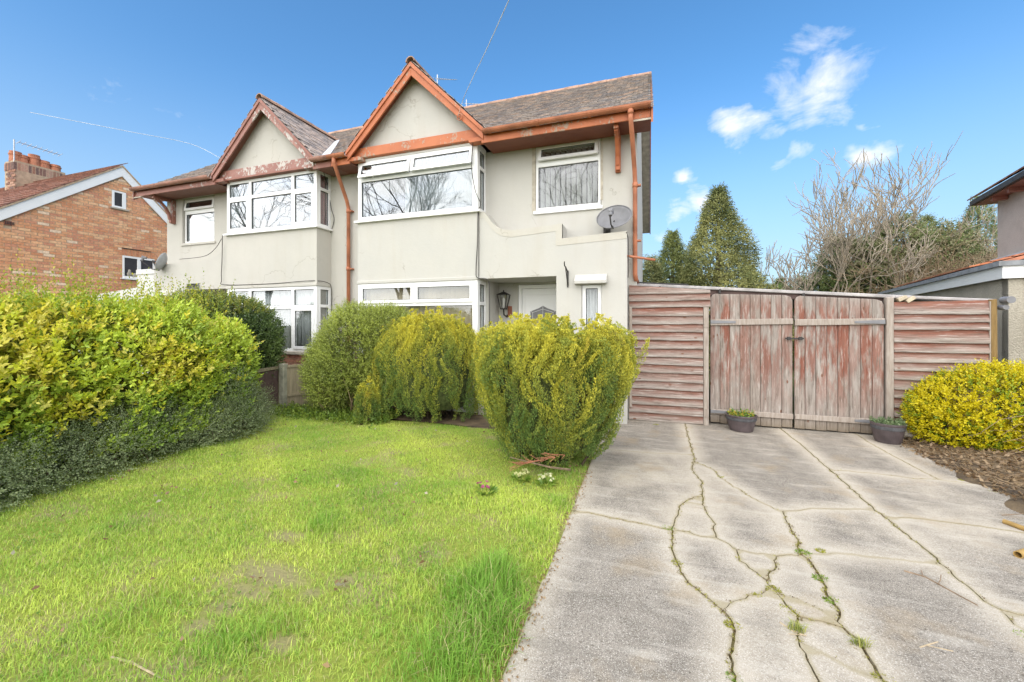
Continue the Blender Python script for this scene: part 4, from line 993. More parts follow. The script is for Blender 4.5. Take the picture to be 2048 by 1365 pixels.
# lean-to roof below the wall flashing
mb = MB(); mb.add([hp(-5, -.1, 3.04), hp(.2, -.1, 3.04), hp(.2, -1.9, 2.52), hp(-5, -1.9, 2.52), hp(-5, -.1, 2.98), hp(.2, -.1, 2.98), hp(.2, -1.9, 2.46), hp(-5, -1.9, 2.46)], [(0, 1, 2, 3), (7, 6, 5, 4), (0, 4, 5, 1), (1, 5, 6, 2), (2, 6, 7, 3), (3, 7, 4, 0)])
lr = mb.build('lean_to_roof', 'terracotta', NH)
sv = (hp(0, -.1, 3.04) - hp(0, -1.9, 2.52)).normalized(); nv = GDir.cross(sv); nv = nv if nv.z > 0 else -nv
pcs = []
for k in range(7):
    for i in range(22):
        p = hp(.1 - i * .23, -1.95, 2.51) + sv * (k * .27) + nv * .02; ay = (sv - nv * .05).normalized(); axx = ay.cross(nv).normalized(); az = axx.cross(ay)
        m = Matrix((axx, ay, az)).transposed().to_4x4(); m.translation = p; pcs.append((m, random.randrange(3)))
lay(pcs, 'roof_tile', 'tile', lr, (.22, .30, .028), [(.46, .19, .10), (.52, .24, .13), (.40, .17, .10)], n_parts=160)
hbox(MB(), -5.0, .1, -1.85, -1.7, 0, 2.46).build('lean_to_wall', 'roughcast', NH)

# ------------------------------------------------------------------ gates and fences
def board(parent, name, poly, y0, y1, mt, bevel=.004):      # a board facing the street, outline in x, z
    return MB().prism(poly, 'y', y0, y1).build(name, mt, parent, bevel=bevel)
def lapped(parent, x0, x1, zs, y, skew0=0, skew1=0, xr=None):
    for i in range(len(zs) - 1):
        zt, zb = zs[i], zs[i + 1] - .012
        j = random.uniform(-.006, .006); a0 = x0; a1 = x1 if xr is None else xr[i]
        n = 10; vs, fs = [], []
        for k in range(n + 1):                                # lower edge waney and proud, upper edge tucked behind
            x = a0 + (a1 - a0) * k / n; wv = .003 * math.sin(k * .6 + i * 2.1) + random.uniform(-.002, .002)
            zt2 = zt + (skew0 * (1 - k / n) + skew1 * k / n if i == 0 else 0)
            yo = y - .034 + .003 * math.sin(k * .8 + i)
            vs += [(x, yo, zb + wv + j), (x, yo - .002, zb + wv + j + .012), (x, y - .004, zt2), (x, y + .006, zt2), (x, yo + .020, zb + wv + j)]
        for k in range(n):
            for q in range(5): fs.append((k * 5 + q, k * 5 + (q + 1) % 5, (k + 1) * 5 + (q + 1) % 5, (k + 1) * 5 + q))
        fs += [(4, 3, 2, 1, 0), tuple(n * 5 + q for q in range(5))]
        MB().add(vs, fs).build('plank', 'plank', parent)
LF = thing('fence_panel', (5.85, .06, 0), 'lapped plank fence panel between the house corner and the gates', 'fence', 'lapped plank fence panels')
zl = [2.06, 1.935, 1.83, 1.73, 1.595, 1.475, 1.365, 1.25, 1.13, 1.01, .895, .775, .65, .53, .41, .285, .155, .02]
zl = [2.03, 1.94, 1.835, 1.74] + list(np.linspace(1.61, .015, 14))
lapped(LF, 5.285, 6.42, zl, -.02, .045, -.055, xr=[6.42, 6.42, 6.42] + [6.325] * 15)
MB().box(6.33, 6.40, -.05, .04, -.05, 1.735).build('post', 'grey_wood', LF, bevel=.005)
MB().box(5.29, 5.33, -.06, -.045, .2, 1.735).build('batten', 'grey_wood', LF, bevel=.004)
MB().box(6.335, 6.395, -.06, -.051, 1.43, 1.57).build('hinge_plate', 'grey_wood', LF); MB().box(6.335, 6.395, -.06, -.051, .12, .24).build('hinge_plate', 'grey_wood', LF)

def gate(x0, x1, zt0, zt1, label, hinge_left):
    G = thing('gate', ((x0 + x1) / 2, .1, 0), label, 'gate', 'pair of boarded gates')
    n = 8; wdt = (x1 - x0) / n; r = .07
    for i in range(n):
        a, b = x0 + i * wdt + .002, x0 + (i + 1) * wdt - .002
        za_, zb_ = zt0 + (zt1 - zt0) * i / n, zt0 + (zt1 - zt0) * (i + 1) / n
        foot = .015 + random.uniform(0, .012)
        poly = [(a, foot), (b, foot + random.uniform(-.004, .004))]
        if i == n - 1: poly += [(b, zb_ - r), (b - r * .3, zb_ - r * .3), (b - r, zb_), (a, za_)]
        elif i == 0: poly += [(b, zb_), (a + r, za_), (a + r * .3, za_ - r * .3), (a, za_ - r)]
        else: poly += [(b, zb_), (a, za_)]
        dy = random.uniform(-.003, .003); board(G, 'board', poly, .085 + dy, .108 + dy, 'board', .005)
    for z0, z1, z2, z3 in ((1.455, 1.545, 1.475, 1.555), (.155, .225, .15, .225)):
        mbp = [(x0 + .0, z0), (x1, z2), (x1, z3), (x0 + .0, z1)]
        board(G, 'rail', mbp, .055, .079, 'grey_wood', .005)
    hx = (x0, x0 + .33) if hinge_left else (x1 - .33, x1)
    for z in (1.505, .19):
        p = [(hx[0], z - .022), (hx[1], z - .016), (hx[1], z + .016), (hx[0], z + .026)]
        if not hinge_left: p = [(hx[0], z - .014), (hx[1], z - .026), (hx[1], z + .03), (hx[0], z + .014)]
        board(G, 'strap_hinge', p, .046, .054, 'dish', .002)
    return G
g1 = gate(6.435, 7.478, 1.925, 1.878, 'faded red boarded gate on the left, hinged by the house', True)
g2 = gate(7.500, 8.505, 1.872, 1.80, 'faded red boarded gate on the right, beside the square post', False)
MB().box(7.38, 7.60, .040, .053, 1.268, 1.288).box(7.40, 7.44, .03, .06, 1.255, 1.30).box(7.54, 7.58, .03, .06, 1.255, 1.30).build('gate_latch', 'iron', None, label='rusty sliding latch bolt across the meeting gate edges', cat='latch')
MB().box(8.52, 8.598, .055, .135, -.05, 1.83).build('gate_post', 'grey_wood', None, bevel=.006, label='weathered square gate post between the gates and right plank panel', cat='post')
RF = thing('fence_panel', (9.1, .1, 0), 'lapped plank fence panel with a split board behind the yellow shrub', 'fence', 'lapped plank fence panels')
lapped(RF, 8.605, 9.545, [1.765, 1.615, 1.515, 1.415, 1.255, 1.13, 1.0, .885, .765, .645, .525, .405, .285, .165, .03], .10, 0, .012)
MB().tube([(9.59, .10, -.05), (9.59, .10, 1.0), (9.588, .10, 1.785)], [.042, .04, .037], 8).build('post', 'brown_post', RF)
MB().box(9.545, 9.556, .07, .12, .0, 1.76).build('batten', 'grey_wood', RF)
# carport edge above the gates
CPT = thing('carport', (7.4, .3, 0), 'low carport roof edge running above the gates to the right', 'carport')
def sweep(x0, z0, x1, z1, y0, y1, h): return [(x0, y0, z0 - h), (x0, y1, z0 - h), (x0, y1, z0), (x0, y0, z0), (x1, y0, z1 - h), (x1, y1, z1 - h), (x1, y1, z1), (x1, y0, z1)]
FB = [(0, 1, 2, 3), (7, 6, 5, 4), (0, 4, 5, 1), (1, 5, 6, 2), (2, 6, 7, 3), (3, 7, 4, 0)]
MB().add(sweep(5.285, 2.075, 8.62, 1.815, .15, .18, .075), FB).build('fascia', 'brown_board', CPT)
MB().add(sweep(5.275, 2.125, 8.64, 1.862, .11, .24, .045), FB).add(sweep(8.64, 1.862, 9.62, 1.79, .12, .22, .04), FB).build('roof_edge', 'dull_strip', CPT, bevel=.008)
MB().add(sweep(5.3, 2.12, 9.6, 1.775, .25, 4.2, .03), FB).build('roof_sheet', 'felt', CPT)
MB().add(sweep(5.285, 2.155, 6.15, 2.09, .2, .9, .02), FB).build('felt_strip', 'iron', CPT)
MB().add(sweep(8.6, 1.79, 9.6, 1.735, .20, .24, .09), FB).build('rear_plank', 'grey_wood', CPT)
for x in (6.55, 7.6, 5.72): MB().box(x, x + .03, .10, .149, 2.03 - (x - 5.3) * .079, 2.09 - (x - 5.3) * .079).build('roof_clip', 'iron', CPT)
MB().box(8.53, 8.59, .30, .36, 0, 1.76).box(9.52, 9.58, .9, .96, 0, 1.70).box(5.35, 5.42, 3.9, 3.97, 0, 2.05).box(9.4, 9.47, 3.9, 3.97, 0, 1.72).build('post', 'grey_wood', CPT)
mb = MB(); e0 = onY(2020, 600, .02)
mb.tube([e0 + Vector((0, -.02, .0)), e0 + Vector((0, .10, .0))], .042, 16); mb.tube([e0 + Vector((-.02, .02, -.09)), e0 + Vector((-.02, .12, -.09))], .03, 12)
mb.build('gutter_end', 'dish', CPT)
for i, (px, py, an) in enumerate(((1798, 598, .5), (1814, 600, .62))):
    p = onY(px, py, .165); MB().obox(p, (.10 * math.cos(an), 0, .10 * math.sin(an)), (0, .18, 0), (-.045 * math.sin(an), 0, .045 * math.cos(an))).build('timber_offcut', 'timber', None, bevel=.003, label='pale timber offcut wedged under the carport edge, ' + ('left one' if i == 0 else 'right one'), cat='timber', group='timber offcuts under the carport edge')
# boundary fence between the two gardens
BFc = thing('boundary_fence', (-.3, -1.2, 0), 'low boundary fence with concrete post between hedge and round shrub', 'fence')
px_ = -.22; pp = onZ(567, 822)
MB().box(pp.x - .05, pp.x + .05, pp.y - .05, pp.y + .05, -.05, .80).build('post', 'concrete_post', BFc, bevel=.008)
MB().box(pp.x - .17, pp.x - .06, pp.y + .0, pp.y + .1, -.05, .79).build('post', 'green_wood', BFc, bevel=.006)
mb = MB(); a = Vector((pp.x - .10, pp.y - .03, 0)); b = onZ(470, 850); b.z = 0
d = (b - a).normalized(); nn = Vector((d.y, -d.x, 0))
L = (b - a).length + .4
for k in range(4):
    MB().obox(a + d * (L * (k + .5) / 4) + Vector((0, 0, .40)), d * (L / 4 - .006), nn * .018, (0, 0, .62)).build('panel_board', 'brown_board', BFc)
MB().obox(a + d * (L / 2) + Vector((0, 0, .735)), d * L, nn * .05, (0, 0, .045)).build('top_rail', 'green_wood', BFc)
MB().obox(a + d * (L / 2) + Vector((0, 0, .06)), d * L, nn * .04, (0, 0, .12)).build('gravel_board', 'concrete_post', BFc)
a = Vector((pp.x + .05, pp.y + .03, 0)); d = Vector((.55, .83, 0)).normalized(); nn = Vector((d.y, -d.x, 0)); L = 1.25
for k in range(12):
    MB().obox(a + d * (L * (k + .5) / 12) + Vector((0, 0, .37)) + nn * (.006 * (k % 2)), d * (L / 12 + .006), nn * .014, (0, 0, .72)).build('pale_board', 'green_wood', BFc)
MB().obox(a + d * (L / 2) + Vector((0, 0, .755)), d * L, nn * .055, (0, 0, .04)).build('top_rail', 'green_wood', BFc)
MB().obox(a + d * (L / 2) + Vector((0, 0, .26)) + nn * .025, d * L, nn * .03, (0, 0, .03)).build('lower_rail', 'green_wood', BFc)

# ------------------------------------------------------------------ ground, driveway
def sheet(name, pts, z, mt, n=1, **k):
    mb = MB(); mb.add([(x, y, z) for x, y in pts], [tuple(range(len(pts)))]); return mb.build(name, mt, None, kind='structure', **k)
sheet('ground', [(-160, -160), (160, -160), (160, 200), (-160, 200)], -.10, 'ground')
sheet('driveway_bed', [(4.93, -9), (9.6, -9), (9.6, .6), (4.93, .6)], -.0085, 'crack_soil')

def nz(x, y, k=1.0, ph=0.):                                # cheap smooth noise in -1..1
    return (np.sin(1.7 * k * x + 1.3 + ph) * np.cos(2.3 * k * y + .7 - ph) + np.sin(3.1 * k * y + 2.1 * k * x + ph * 2) * .5 + np.cos(4.7 * k * x - 3.9 * k * y + ph) * .35) / 1.85
G = lambda px, py: (lambda v: (v.x, v.y))(onZ(px, py))
N = {}
N['TL'] = (4.985, .32); N['BL'] = (4.985, -8.6); N['TR'] = (9.4, .32); N['BR'] = (9.4, -8.6)
N['L1'] = (4.985, onZ(1145, 1022).y); N['L2'] = (4.985, onZ(1236, 903).y)
N['T1'] = (onZ(1370.5, 845.8).x, .32); N['T2'] = (onZ(1572, 862).x - .04, .32); N['T3'] = (onZ(1728, 876).x, .32)
for k_, p in dict(J=(1386.4, 910), A1=(1388.4, 923), A3=(1404.2, 994.2), A6=(1432, 1076), B=(1343.8, 1059.4), C0=(1473.4, 1101), C1=(1552.5, 1112.8), D=(1602, 1110), E=(1532.7, 1162.3), F=(1544.6, 1178), G=(1445.7, 1221.6), F2=(1556.5, 1192), H=(1596, 1233.5), I=(1598, 1285), K=(1673.7, 1245.3), L=(1685.5, 1257), M=(1764, 1362), N=(1564.4, 1023.8), P=(1746.9, 1019), P2=(1770, 1036), Q1=(1659.8, 940.8), S=(1881.4, 1130.6), T=(2000, 1221.6), U=(1877.4, 961)).items(): N[k_] = G(*p)
N['R1'] = (9.4, N['U'][1] - .12); N['R2'] = (9.4, onZ(2047, 1063).y - .25); N['R3'] = (9.4, onZ(2047, 1235).y - .3)
N['B1'] = (G(1471, 1365)[0] - .1, -8.6); N['B2'] = (G(1633, 1365)[0] - .08, -8.6); N['B3'] = (G(1764, 1362)[0] + .05, -8.6)
qd = (N['T'][0] - N['S'][0]) / (N['T'][1] - N['S'][1]); N['B4'] = (N['T'][0] + qd * (-8.6 - N['T'][1]), -8.6)
E_ = [('TL', 'L2', [], 0), ('L2', 'L1', [], 0), ('L1', 'BL', [], 0), ('BL', 'B1', [], 0), ('B1', 'B2', [], 0), ('B2', 'B3', [], 0), ('B3', 'B4', [], 0), ('B4', 'BR', [], 0), ('BR', 'R3', [], 0), ('R3', 'R2', [], 0), ('R2', 'R1', [], 0), ('R1', 'TR', [], 0), ('TR', 'T3', [], 0), ('T3', 'T2', [], 0), ('T2', 'T1', [], 0), ('T1', 'TL', [], 0),
      ('T1', 'J', [(1376, 872), (1381, 890)], 1), ('J', 'A1', [], 1), ('L2', 'J', [(1300, 907)], .3), ('A1', 'A3', [(1384, 928), (1387, 948), (1402, 961)], 1.3), ('A3', 'A6', [(1408, 1018), (1427, 1045)], 1),
      ('A3', 'B', [(1388, 996), (1362.6, 1009), (1356.7, 1027)], .8), ('L1', 'B', [(1240, 1039.7), (1323, 1057.5)], .8), ('B', 'A6', [(1376.5, 1065.4), (1404, 1075)], .8), ('A6', 'C0', [], .8),
      ('C0', 'C1', [(1526.8, 1109.8)], .6), ('C1', 'D', [], .6), ('C0', 'E', [(1481.3, 1122.7), (1499, 1137.5)], .8), ('C1', 'E', [(1550.5, 1134.6)], .9), ('E', 'F', [], 1), ('F', 'G', [(1511, 1192), (1467.5, 1203.8)], .7),
      ('B', 'G', [(1344.8, 1083), (1342.9, 1101), (1352.7, 1128.6), (1370.5, 1160.3), (1408, 1192)], 1.3), ('G', 'B1', [(1467.5, 1253), (1467.5, 1283), (1459.6, 1312.6), (1463.5, 1342)], 1.5),
      ('F', 'F2', [], 1), ('F2', 'H', [(1576, 1213.7)], 1.5), ('H', 'I', [(1596, 1265)], 1.2), ('I', 'B2', [(1613.8, 1310.6), (1633, 1365)], 1.3), ('F2', 'K', [(1596, 1201.8), (1643.5, 1223.6)], .7), ('H', 'L', [(1623.7, 1242.4), (1644, 1246)], .8),
      ('I', 'M', [(1627.7, 1302.7), (1644, 1309.6), (1703, 1340), (1739, 1356)], .8), ('D', 'K', [(1615.8, 1118.7), (1635.6, 1146.4), (1648, 1168), (1659.8, 1194), (1684, 1228)], 1.7), ('K', 'L', [], 1), ('L', 'M', [(1719, 1281), (1729, 1302.7), (1750.8, 1336)], 1.8), ('M', 'B3', [], 1.5),
      ('A1', 'N', [(1394.3, 927), (1426, 939.8), (1441.8, 958.6), (1469.4, 975.4), (1517, 1004), (1548.6, 1019)], .9), ('N', 'D', [(1576, 1049.6), (1592, 1077)], 1.2), ('N', 'P', [(1596, 1022.9), (1621.8, 1018), (1663.8, 1019)], .4),
      ('T2', 'Q1', [(1606, 893.3), (1643.5, 927)], .6), ('Q1', 'P', [(1727, 1000)], .7), ('P', 'P2', [], .7), ('P2', 'S', [(1818, 1075), (1849.7, 1099)], 1), ('S', 'T', [(1930.8, 1172), (1972.3, 1205.8)], 1.1), ('T', 'B4', [(2033, 1252)], 1),
      ('D', 'S', [(1683.6, 1107.9), (1733, 1113.8), (1812, 1122.7)], .6), ('Q1', 'U', [(1703, 944.7), (1754.8, 949.7), (1822, 958)], 1.1), ('U', 'R1', [(1921, 966.5)], 1), ('T3', 'U', [(1739, 886.4), (1790.4, 915)], .5), ('P2', 'R2', [(1830, 1037.7), (1960.5, 1053.5)], .5), ('T', 'R3', [], .6)]
def poly_line(e, k):
    a, b, mids, wd = e; P = [N[a]] + [G(*m) for m in mids] + [N[b]]; rr = random.Random(k * 77 + 5); out = [P[0]]
    for p, q in zip(P[:-1], P[1:]):
        L = math.hypot(q[0] - p[0], q[1] - p[1]); n = max(1, int(L / .032)); nx, ny = -(q[1] - p[1]) / max(L, 1e-6), (q[0] - p[0]) / max(L, 1e-6)
        for i in range(1, n + 1):
            o = 0 if i == n and q is P[-1] or wd == 0 else rr.gauss(0, .004 if wd > .45 else .0015) + .006 * math.sin(i * .9 + k)*(wd > .6)
            out.append((p[0] + (q[0] - p[0]) * i / n + nx * o, p[1] + (q[1] - p[1]) * i / n + ny * o))
    return out
half = {}
for k, e in enumerate(E_):
    pl = poly_line(e, k); half[(e[0], e[1])] = (pl, e[3]); half[(e[1], e[0])] = (pl[::-1], e[3])
outg = {}
for (a, b), (pl, _) in half.items(): outg.setdefault(a, []).append((math.atan2(pl[1][1] - pl[0][1], pl[1][0] - pl[0][0]), b))
for a in outg: outg[a].sort()
seen = set(); faces = []
for h in half:
    if h in seen: continue
    f = []; cur = h
    while cur not in seen:
        seen.add(cur); f.append(cur); a, b = cur; lst = [q for _, q in outg[b]]; i = lst.index(a); cur = (b, lst[(i - 1) % len(lst)])
    pts, wds = [], []
    for hh in f: pl, wd = half[hh]; pts += pl[:-1]; wds += [wd] * (len(pl) - 1)
    A = sum(p[0] * q[1] - q[0] * p[1] for p, q in zip(pts, pts[1:] + pts[:1])) / 2
    if A > .002: faces.append((pts, wds))
DW = bpy.data.objects.new('driveway', None); DW.location = (7.2, -3.5, 0); put(DW, kind='structure'); DW['label'] = 'cracked concrete driveway leading to the gates'
def in_poly(P, x, y):
    c = np.zeros(x.shape, bool); n = len(P)
    for i in range(n):
        x0, y0 = P[i]; x1, y1 = P[(i + 1) % n]
        if y0 == y1: continue
        t = ((y0 > y) != (y1 > y)) & (x < (x1 - x0) * (y - y0) / (y1 - y0) + x0); c ^= t
    return c
for fi, (pts, wds) in enumerate(faces):
    n = len(pts); P = np.array(pts); T_ = np.roll(P, -1, 0) - np.roll(P, 1, 0); T_ /= np.linalg.norm(T_, axis=1)[:, None] + 1e-9
    Nn = np.stack([-T_[:, 1], T_[:, 0]], 1); wv = (np.array(wds) + np.roll(wds, 1)) / 2
    gap = (.0018 + .0022 * wv * (1 + .7 * nz(P[:, 0] * 5, P[:, 1] * 5))) * (wv > 0)
    Q = P + Nn * gap[:, None]
    gx, gy = np.meshgrid(np.arange(Q[:, 0].min(), Q[:, 0].max(), .075), np.arange(Q[:, 1].min(), Q[:, 1].max(), .075)); gx = gx.ravel() + rng.uniform(-.012, .012, gx.size); gy = gy.ravel() + rng.uniform(-.012, .012, gy.size)
    ins = in_poly(Q, gx, gy); gx, gy = gx[ins], gy[ins]
    if len(gx):
        dd = np.min(np.hypot(gx[:, None] - Q[None, :, 0], gy[:, None] - Q[None, :, 1]), 1); gx, gy = gx[dd > .03], gy[dd > .03]
    V2 = [Vector(q) for q in Q] + [Vector((a, b)) for a, b in zip(gx, gy)]
    r = delaunay_2d_cdt(V2, [], [list(range(n))], 1, 1e-6)
    vs = np.array([v[:] for v in r[0]]); tilt = .004 + random.uniform(-.003, .003)
    dist = np.min(np.hypot(vs[:, None, 0] - Q[None, :, 0], vs[:, None, 1] - Q[None, :, 1]), 1)
    z = tilt + .003 * nz(vs[:, 0] * 1.2, vs[:, 1] * 1.2) 
    top = np.c_[vs, z]; nv_ = len(top)
    me = bpy.data.meshes.new('concrete_slab')
    fs = [tuple(t) for t in r[2]]
    # skirt down into the joint
    cnt = {}
    for t in fs:
        for a, b in zip(t, t[1:] + t[:1]): cnt[(a, b)] = 1
    bnd = [(a, b) for (a, b) in cnt if (b, a) not in cnt]
    low = {}; vl = [tuple(v) for v in top]
    for a, b in bnd:
        for q in (a, b):
            if q not in low: low[q] = len(vl); vl.append((top[q][0], top[q][1], -.06))
        fs.append((b, a, low[a], low[b]))
    me.from_pydata(vl, [], fs); ca = me.color_attributes.new('Col', 'FLOAT_COLOR', 'POINT')
    rn = 1.15 if (P[:, 0].mean() < 5.95 and P[:, 1].mean() < -3.6) else random.random(); dn = np.clip(dist / .34, 0, 1)
    ca.data.foreach_set('color', [x for q in range(len(vl)) for x in ((dn[q] if q < nv_ else 0), rn, 0, 1)])
    me.materials.append(M['concrete']); put(bpy.data.objects.new('concrete_slab', me), DW)

# lawn: softly uneven ground sheet
def uneven(name, x0, x1, y0, y1, step, zf, mt, keep=None):
    nx, ny = int((x1 - x0) / step) + 1, int((y1 - y0) / step) + 1
    X, Y = np.meshgrid(np.linspace(x0, x1, nx), np.linspace(y0, y1, ny)); Z = zf(X, Y)
    V = np.c_[X.ravel(), Y.ravel(), Z.ravel()]; i = np.arange(nx * ny).reshape(ny, nx)
    F = np.stack([i[:-1, :-1].ravel(), i[:-1, 1:].ravel(), i[1:, 1:].ravel(), i[1:, :-1].ravel()], 1)
    if keep is not None:
        c = V[F].mean(1); F = F[keep(c[:, 0], c[:, 1])]
    return put(bpy.data.objects.new(name, mesh_np(name, V, F, None, mt, True)), kind='structure')
lawn_z = lambda x, y: .002 + .018 * nz(x * .8, y * .8) - .006 * np.clip((x - 4.75) / .25, 0, 1)
LAWN = uneven('lawn', -1.2, 4.995, -9.2, -1.25, .06, lawn_z, 'lawn_soil')
bare = [(onZ(*p), rx, ry) for p, rx, ry in (((575, 1075), .17, .08), ((545, 1150), .28, .11), ((500, 1185), .14, .07), ((450, 1215), .12, .06), ((395, 1255), .10, .06), ((620, 1190), .07, .05), ((560, 1290), .10, .06), ((690, 1165), .07, .05), ((330, 970), .06, .05))]
lv = np.array([v.co[:] for v in LAWN.data.vertices]); bw_ = np.zeros(len(lv))
for c, rx, ry in bare: bw_ = np.maximum(bw_, np.exp(-(((lv[:, 0] - c.x) / rx) ** 2 + ((lv[:, 1] - c.y) / ry) ** 2) ** 2))
LAWN.data.color_attributes.new('Col', 'FLOAT_COLOR', 'POINT').data.foreach_set('color', np.repeat(bw_[:, None], 4, 1).astype(np.float32).ravel())
uneven('flower_bed', -1.2, 4.98, -1.26, -.3, .12, lambda x, y: .01 + .03 * nz(x, y), 'bed_soil')
bedx = lambda y: 8.52 - .35 * np.clip(y + .4, -3, .6) * -.35 + .10 * nz(y * 3, y) 
bed_z = lambda x, y: -.02 + .028 * np.clip((x - bedx(y)) / .12, -1, 1) + .10 * np.clip((x - bedx(y)) / .9, 0, 1) ** .8 + .012 * nz(x * 4, y * 4)
uneven('shrub_bed', 8.3, 13, -6, .05, .07, bed_z, 'bed_soil', lambda x, y: x > bedx(y) - .12)

# ------------------------------------------------------------------ vegetation tools
def unit(v): return v / (np.linalg.norm(v, axis=-1, keepdims=True) + 1e-9)
def lump(P, k=1., ph=0.): return (np.sin(P[..., 0] * 3.1 * k + 1.1 * P[..., 1] * k + ph) + np.sin(P[..., 1] * 3.7 * k - P[..., 2] * 2.3 * k + 2 * ph) + np.sin(P[..., 2] * 4.1 * k + 1.7 * P[..., 0] * k + ph * 3)) / 3
def ell_points(ells, n, depth=.18, zmin=.02, bump_=.10, bk=1.6, inside=.80, ph=0.):
    C = np.array([e[:3] for e in ells]); S = np.array([e[3:6] for e in ells]); area = (S[:, 0] * S[:, 1] + S[:, 1] * S[:, 2] + S[:, 0] * S[:, 2])
    idx = rng.choice(len(ells), int(n * 2.2), p=area / area.sum()); d = unit(rng.normal(size=(len(idx), 3)))
    rad = 1 - np.abs(rng.normal(0, depth, len(idx))); P0 = C[idx] + d * S[idx]
    rad = rad + bump_ * lump(P0, bk, ph); P = C[idx] + d * S[idx] * rad[:, None]; nrm = unit(d / S[idx])
    ok = P[:, 2] > zmin
    for c, s_ in zip(C, S):
        q = (((P - c) / s_) ** 2).sum(1); ok &= (q > inside ** 2)
    P, nrm = P[ok][:n], nrm[ok][:n]; return P, nrm
def shoots(P, D, k, L, size, aspect, spread, C, jit_=.16, fold=.18, taper=.35, droop=.0):
    """k leaves spiralling along each shoot"""
    n = len(P); D = unit(D); up = np.where(np.abs(D[:, 2:3]) > .9, np.array([[1., 0, 0]]), np.array([[0, 0, 1.]])); U = unit(np.cross(up, D)); W = np.cross(D, U)
    t = (np.arange(k) + .6) / k; ang = np.arange(k) * 2.4 + rng.uniform(0, 6.28, (n, 1)); ang = ang + rng.normal(0, .3, (n, k))
    Ls = L * rng.uniform(.6, 1.25, (n, 1, 1))
    pos = P[:, None] + D[:, None] * (t[None, :, None] * Ls)
    rad = U[:, None] * np.cos(ang)[..., None] + W[:, None] * np.sin(ang)[..., None]
    sp = spread * (1 - .5 * t)[None, :, None]
    ld = unit(D[:, None] * np.cos(sp) + rad * np.sin(sp) + rng.normal(0, .12, (n, k, 3)) - np.array([0, 0, droop]))
    wd = unit(np.cross(ld, D[:, None] + rng.normal(0, .35, (n, k, 3)))); nm = np.cross(wd, ld)
    s = (size * (1 - taper * t)[None, :] * rng.uniform(.7, 1.25, (n, k)))[..., None]
    b = pos; m1 = pos + ld * s * .48 + wd * s * aspect * .5 + nm * s * fold * .5; m2 = pos + ld * s * .48 - wd * s * aspect * .5 + nm * s * fold * .5; tip = pos + ld * s
    V = np.stack([b, m1, tip, m2], 2).reshape(-1, 3); F = np.arange(len(V)).reshape(-1, 4)
    c = np.repeat(C[:, None], k, 1) * rng.uniform(1 - jit_, 1 + jit_, (n, k, 1)); c = np.repeat(c.reshape(-1, 1, 3), 4, 1).reshape(-1, 3)
    return V, F, np.clip(c, 0, 1)
def blend(a, b, t): return np.array(a)[None] * (1 - t[:, None]) + np.array(b)[None] * t[:, None]
def cat_(parts):
    V, F, C, o = [], [], [], 0
    for v, f, c in parts: V.append(v); F.append(f + o); C.append(c); o += len(v)
    return np.concatenate(V), np.concatenate(F), np.concatenate(C)
def twigs(name, segs, mt, parent=None, n=4, **k):
    """segs: list of (p0, p1, r0, r1)"""
    A = np.array([[*s[0], *s[1], s[2], s[3]] for s in segs]); p0, p1, r0, r1 = A[:, :3], A[:, 3:6], A[:, 6:7], A[:, 7:8]
    d = unit(p1 - p0); up = np.where(np.abs(d[:, 2:3]) > .9, np.array([[1., 0, 0]]), np.array([[0, 0, 1.]])); u = unit(np.cross(up, d)); w_ = np.cross(d, u)
    rings = []
    for p, r in ((p0, r0), (p1, r1)):
        for j in range(n): a = 2 * math.pi * j / n; rings.append(p + (u * math.cos(a) + w_ * math.sin(a)) * r)
    V = np.stack(rings, 1).reshape(-1, 3); b = np.arange(len(A))[:, None] * (2 * n)
    F = np.concatenate([np.concatenate([b + j, b + (j + 1) % n, b + n + (j + 1) % n, b + n + j], 1) for j in range(n)])
    return put(bpy.data.objects.new(name, mesh_np(name, V, F, None, mt, True)), parent, **k)
def stems_to(base, tips, r, wob=.08):
    segs = []
    for b, t in zip(base, tips):
        b, t = np.array(b), np.array(t); prev = b; n = 4; m = rng.normal(0, wob, 3)
        for i in range(1, n + 1):
            f = i / n; p = b + (t - b) * f + m * math.sin(f * 3.14); segs.append((prev, p, r * (1 - .75 * (i - 1) / n), r * (1 - .75 * f))); prev = p
    return segs
def ne_tip(q, ne): return np.c_[ne + (q[:, :2] - ne) * .88, q[:, 2] * .95]
def shrub(name, label, cat, base, ells, n, k, L, size, aspect, cols, upw=.5, spread=.9, depth=.16, nbr=60, ph=0., extra=None, wood='twig', inside=.8, bump_=.1, droop=0., group=None, br=.012, fill=.6):
    T = thing(name, base, label, cat, group)
    P, Nn = ell_points(ells, n, depth, ph=ph, inside=inside, bump_=bump_)
    D = Nn * .7 + np.array([0, 0, upw]) + rng.normal(0, .35, P.shape)
    parts = [shoots(P, D, k, L, size, aspect, spread, cols(P, Nn), droop=droop)]
    if fill:
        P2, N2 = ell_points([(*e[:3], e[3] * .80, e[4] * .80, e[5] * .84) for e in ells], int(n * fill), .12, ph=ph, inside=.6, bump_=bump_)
        parts.append(shoots(P2, N2 * .8 + np.array([0, 0, .3]) + rng.normal(0, .4, P2.shape), k, L, size * 1.15, aspect, spread, cols(P2, N2) * .62))  # inner leaves: same colours darkened, imitating the shade inside the bush
    if extra: parts += extra()
    V, F, C = cat_(parts); obj_np('foliage', V, F, C, 'leaf', T)
    q = P[rng.choice(len(P), min(nbr, len(P)), False)]; ce = np.array([e[:2] for e in ells]); ne = ce[np.argmin(((q[:, None, :2] - ce[None]) ** 2).sum(2), 1)]; bs = np.c_[ne + (q[:, :2] - ne) * .25 + rng.normal(0, .05, (len(q), 2)), np.zeros(len(q))]; q = ne_tip(q, ne)
    twigs('branches', stems_to(bs, q, br), wood, T, kind='stuff')
    return T
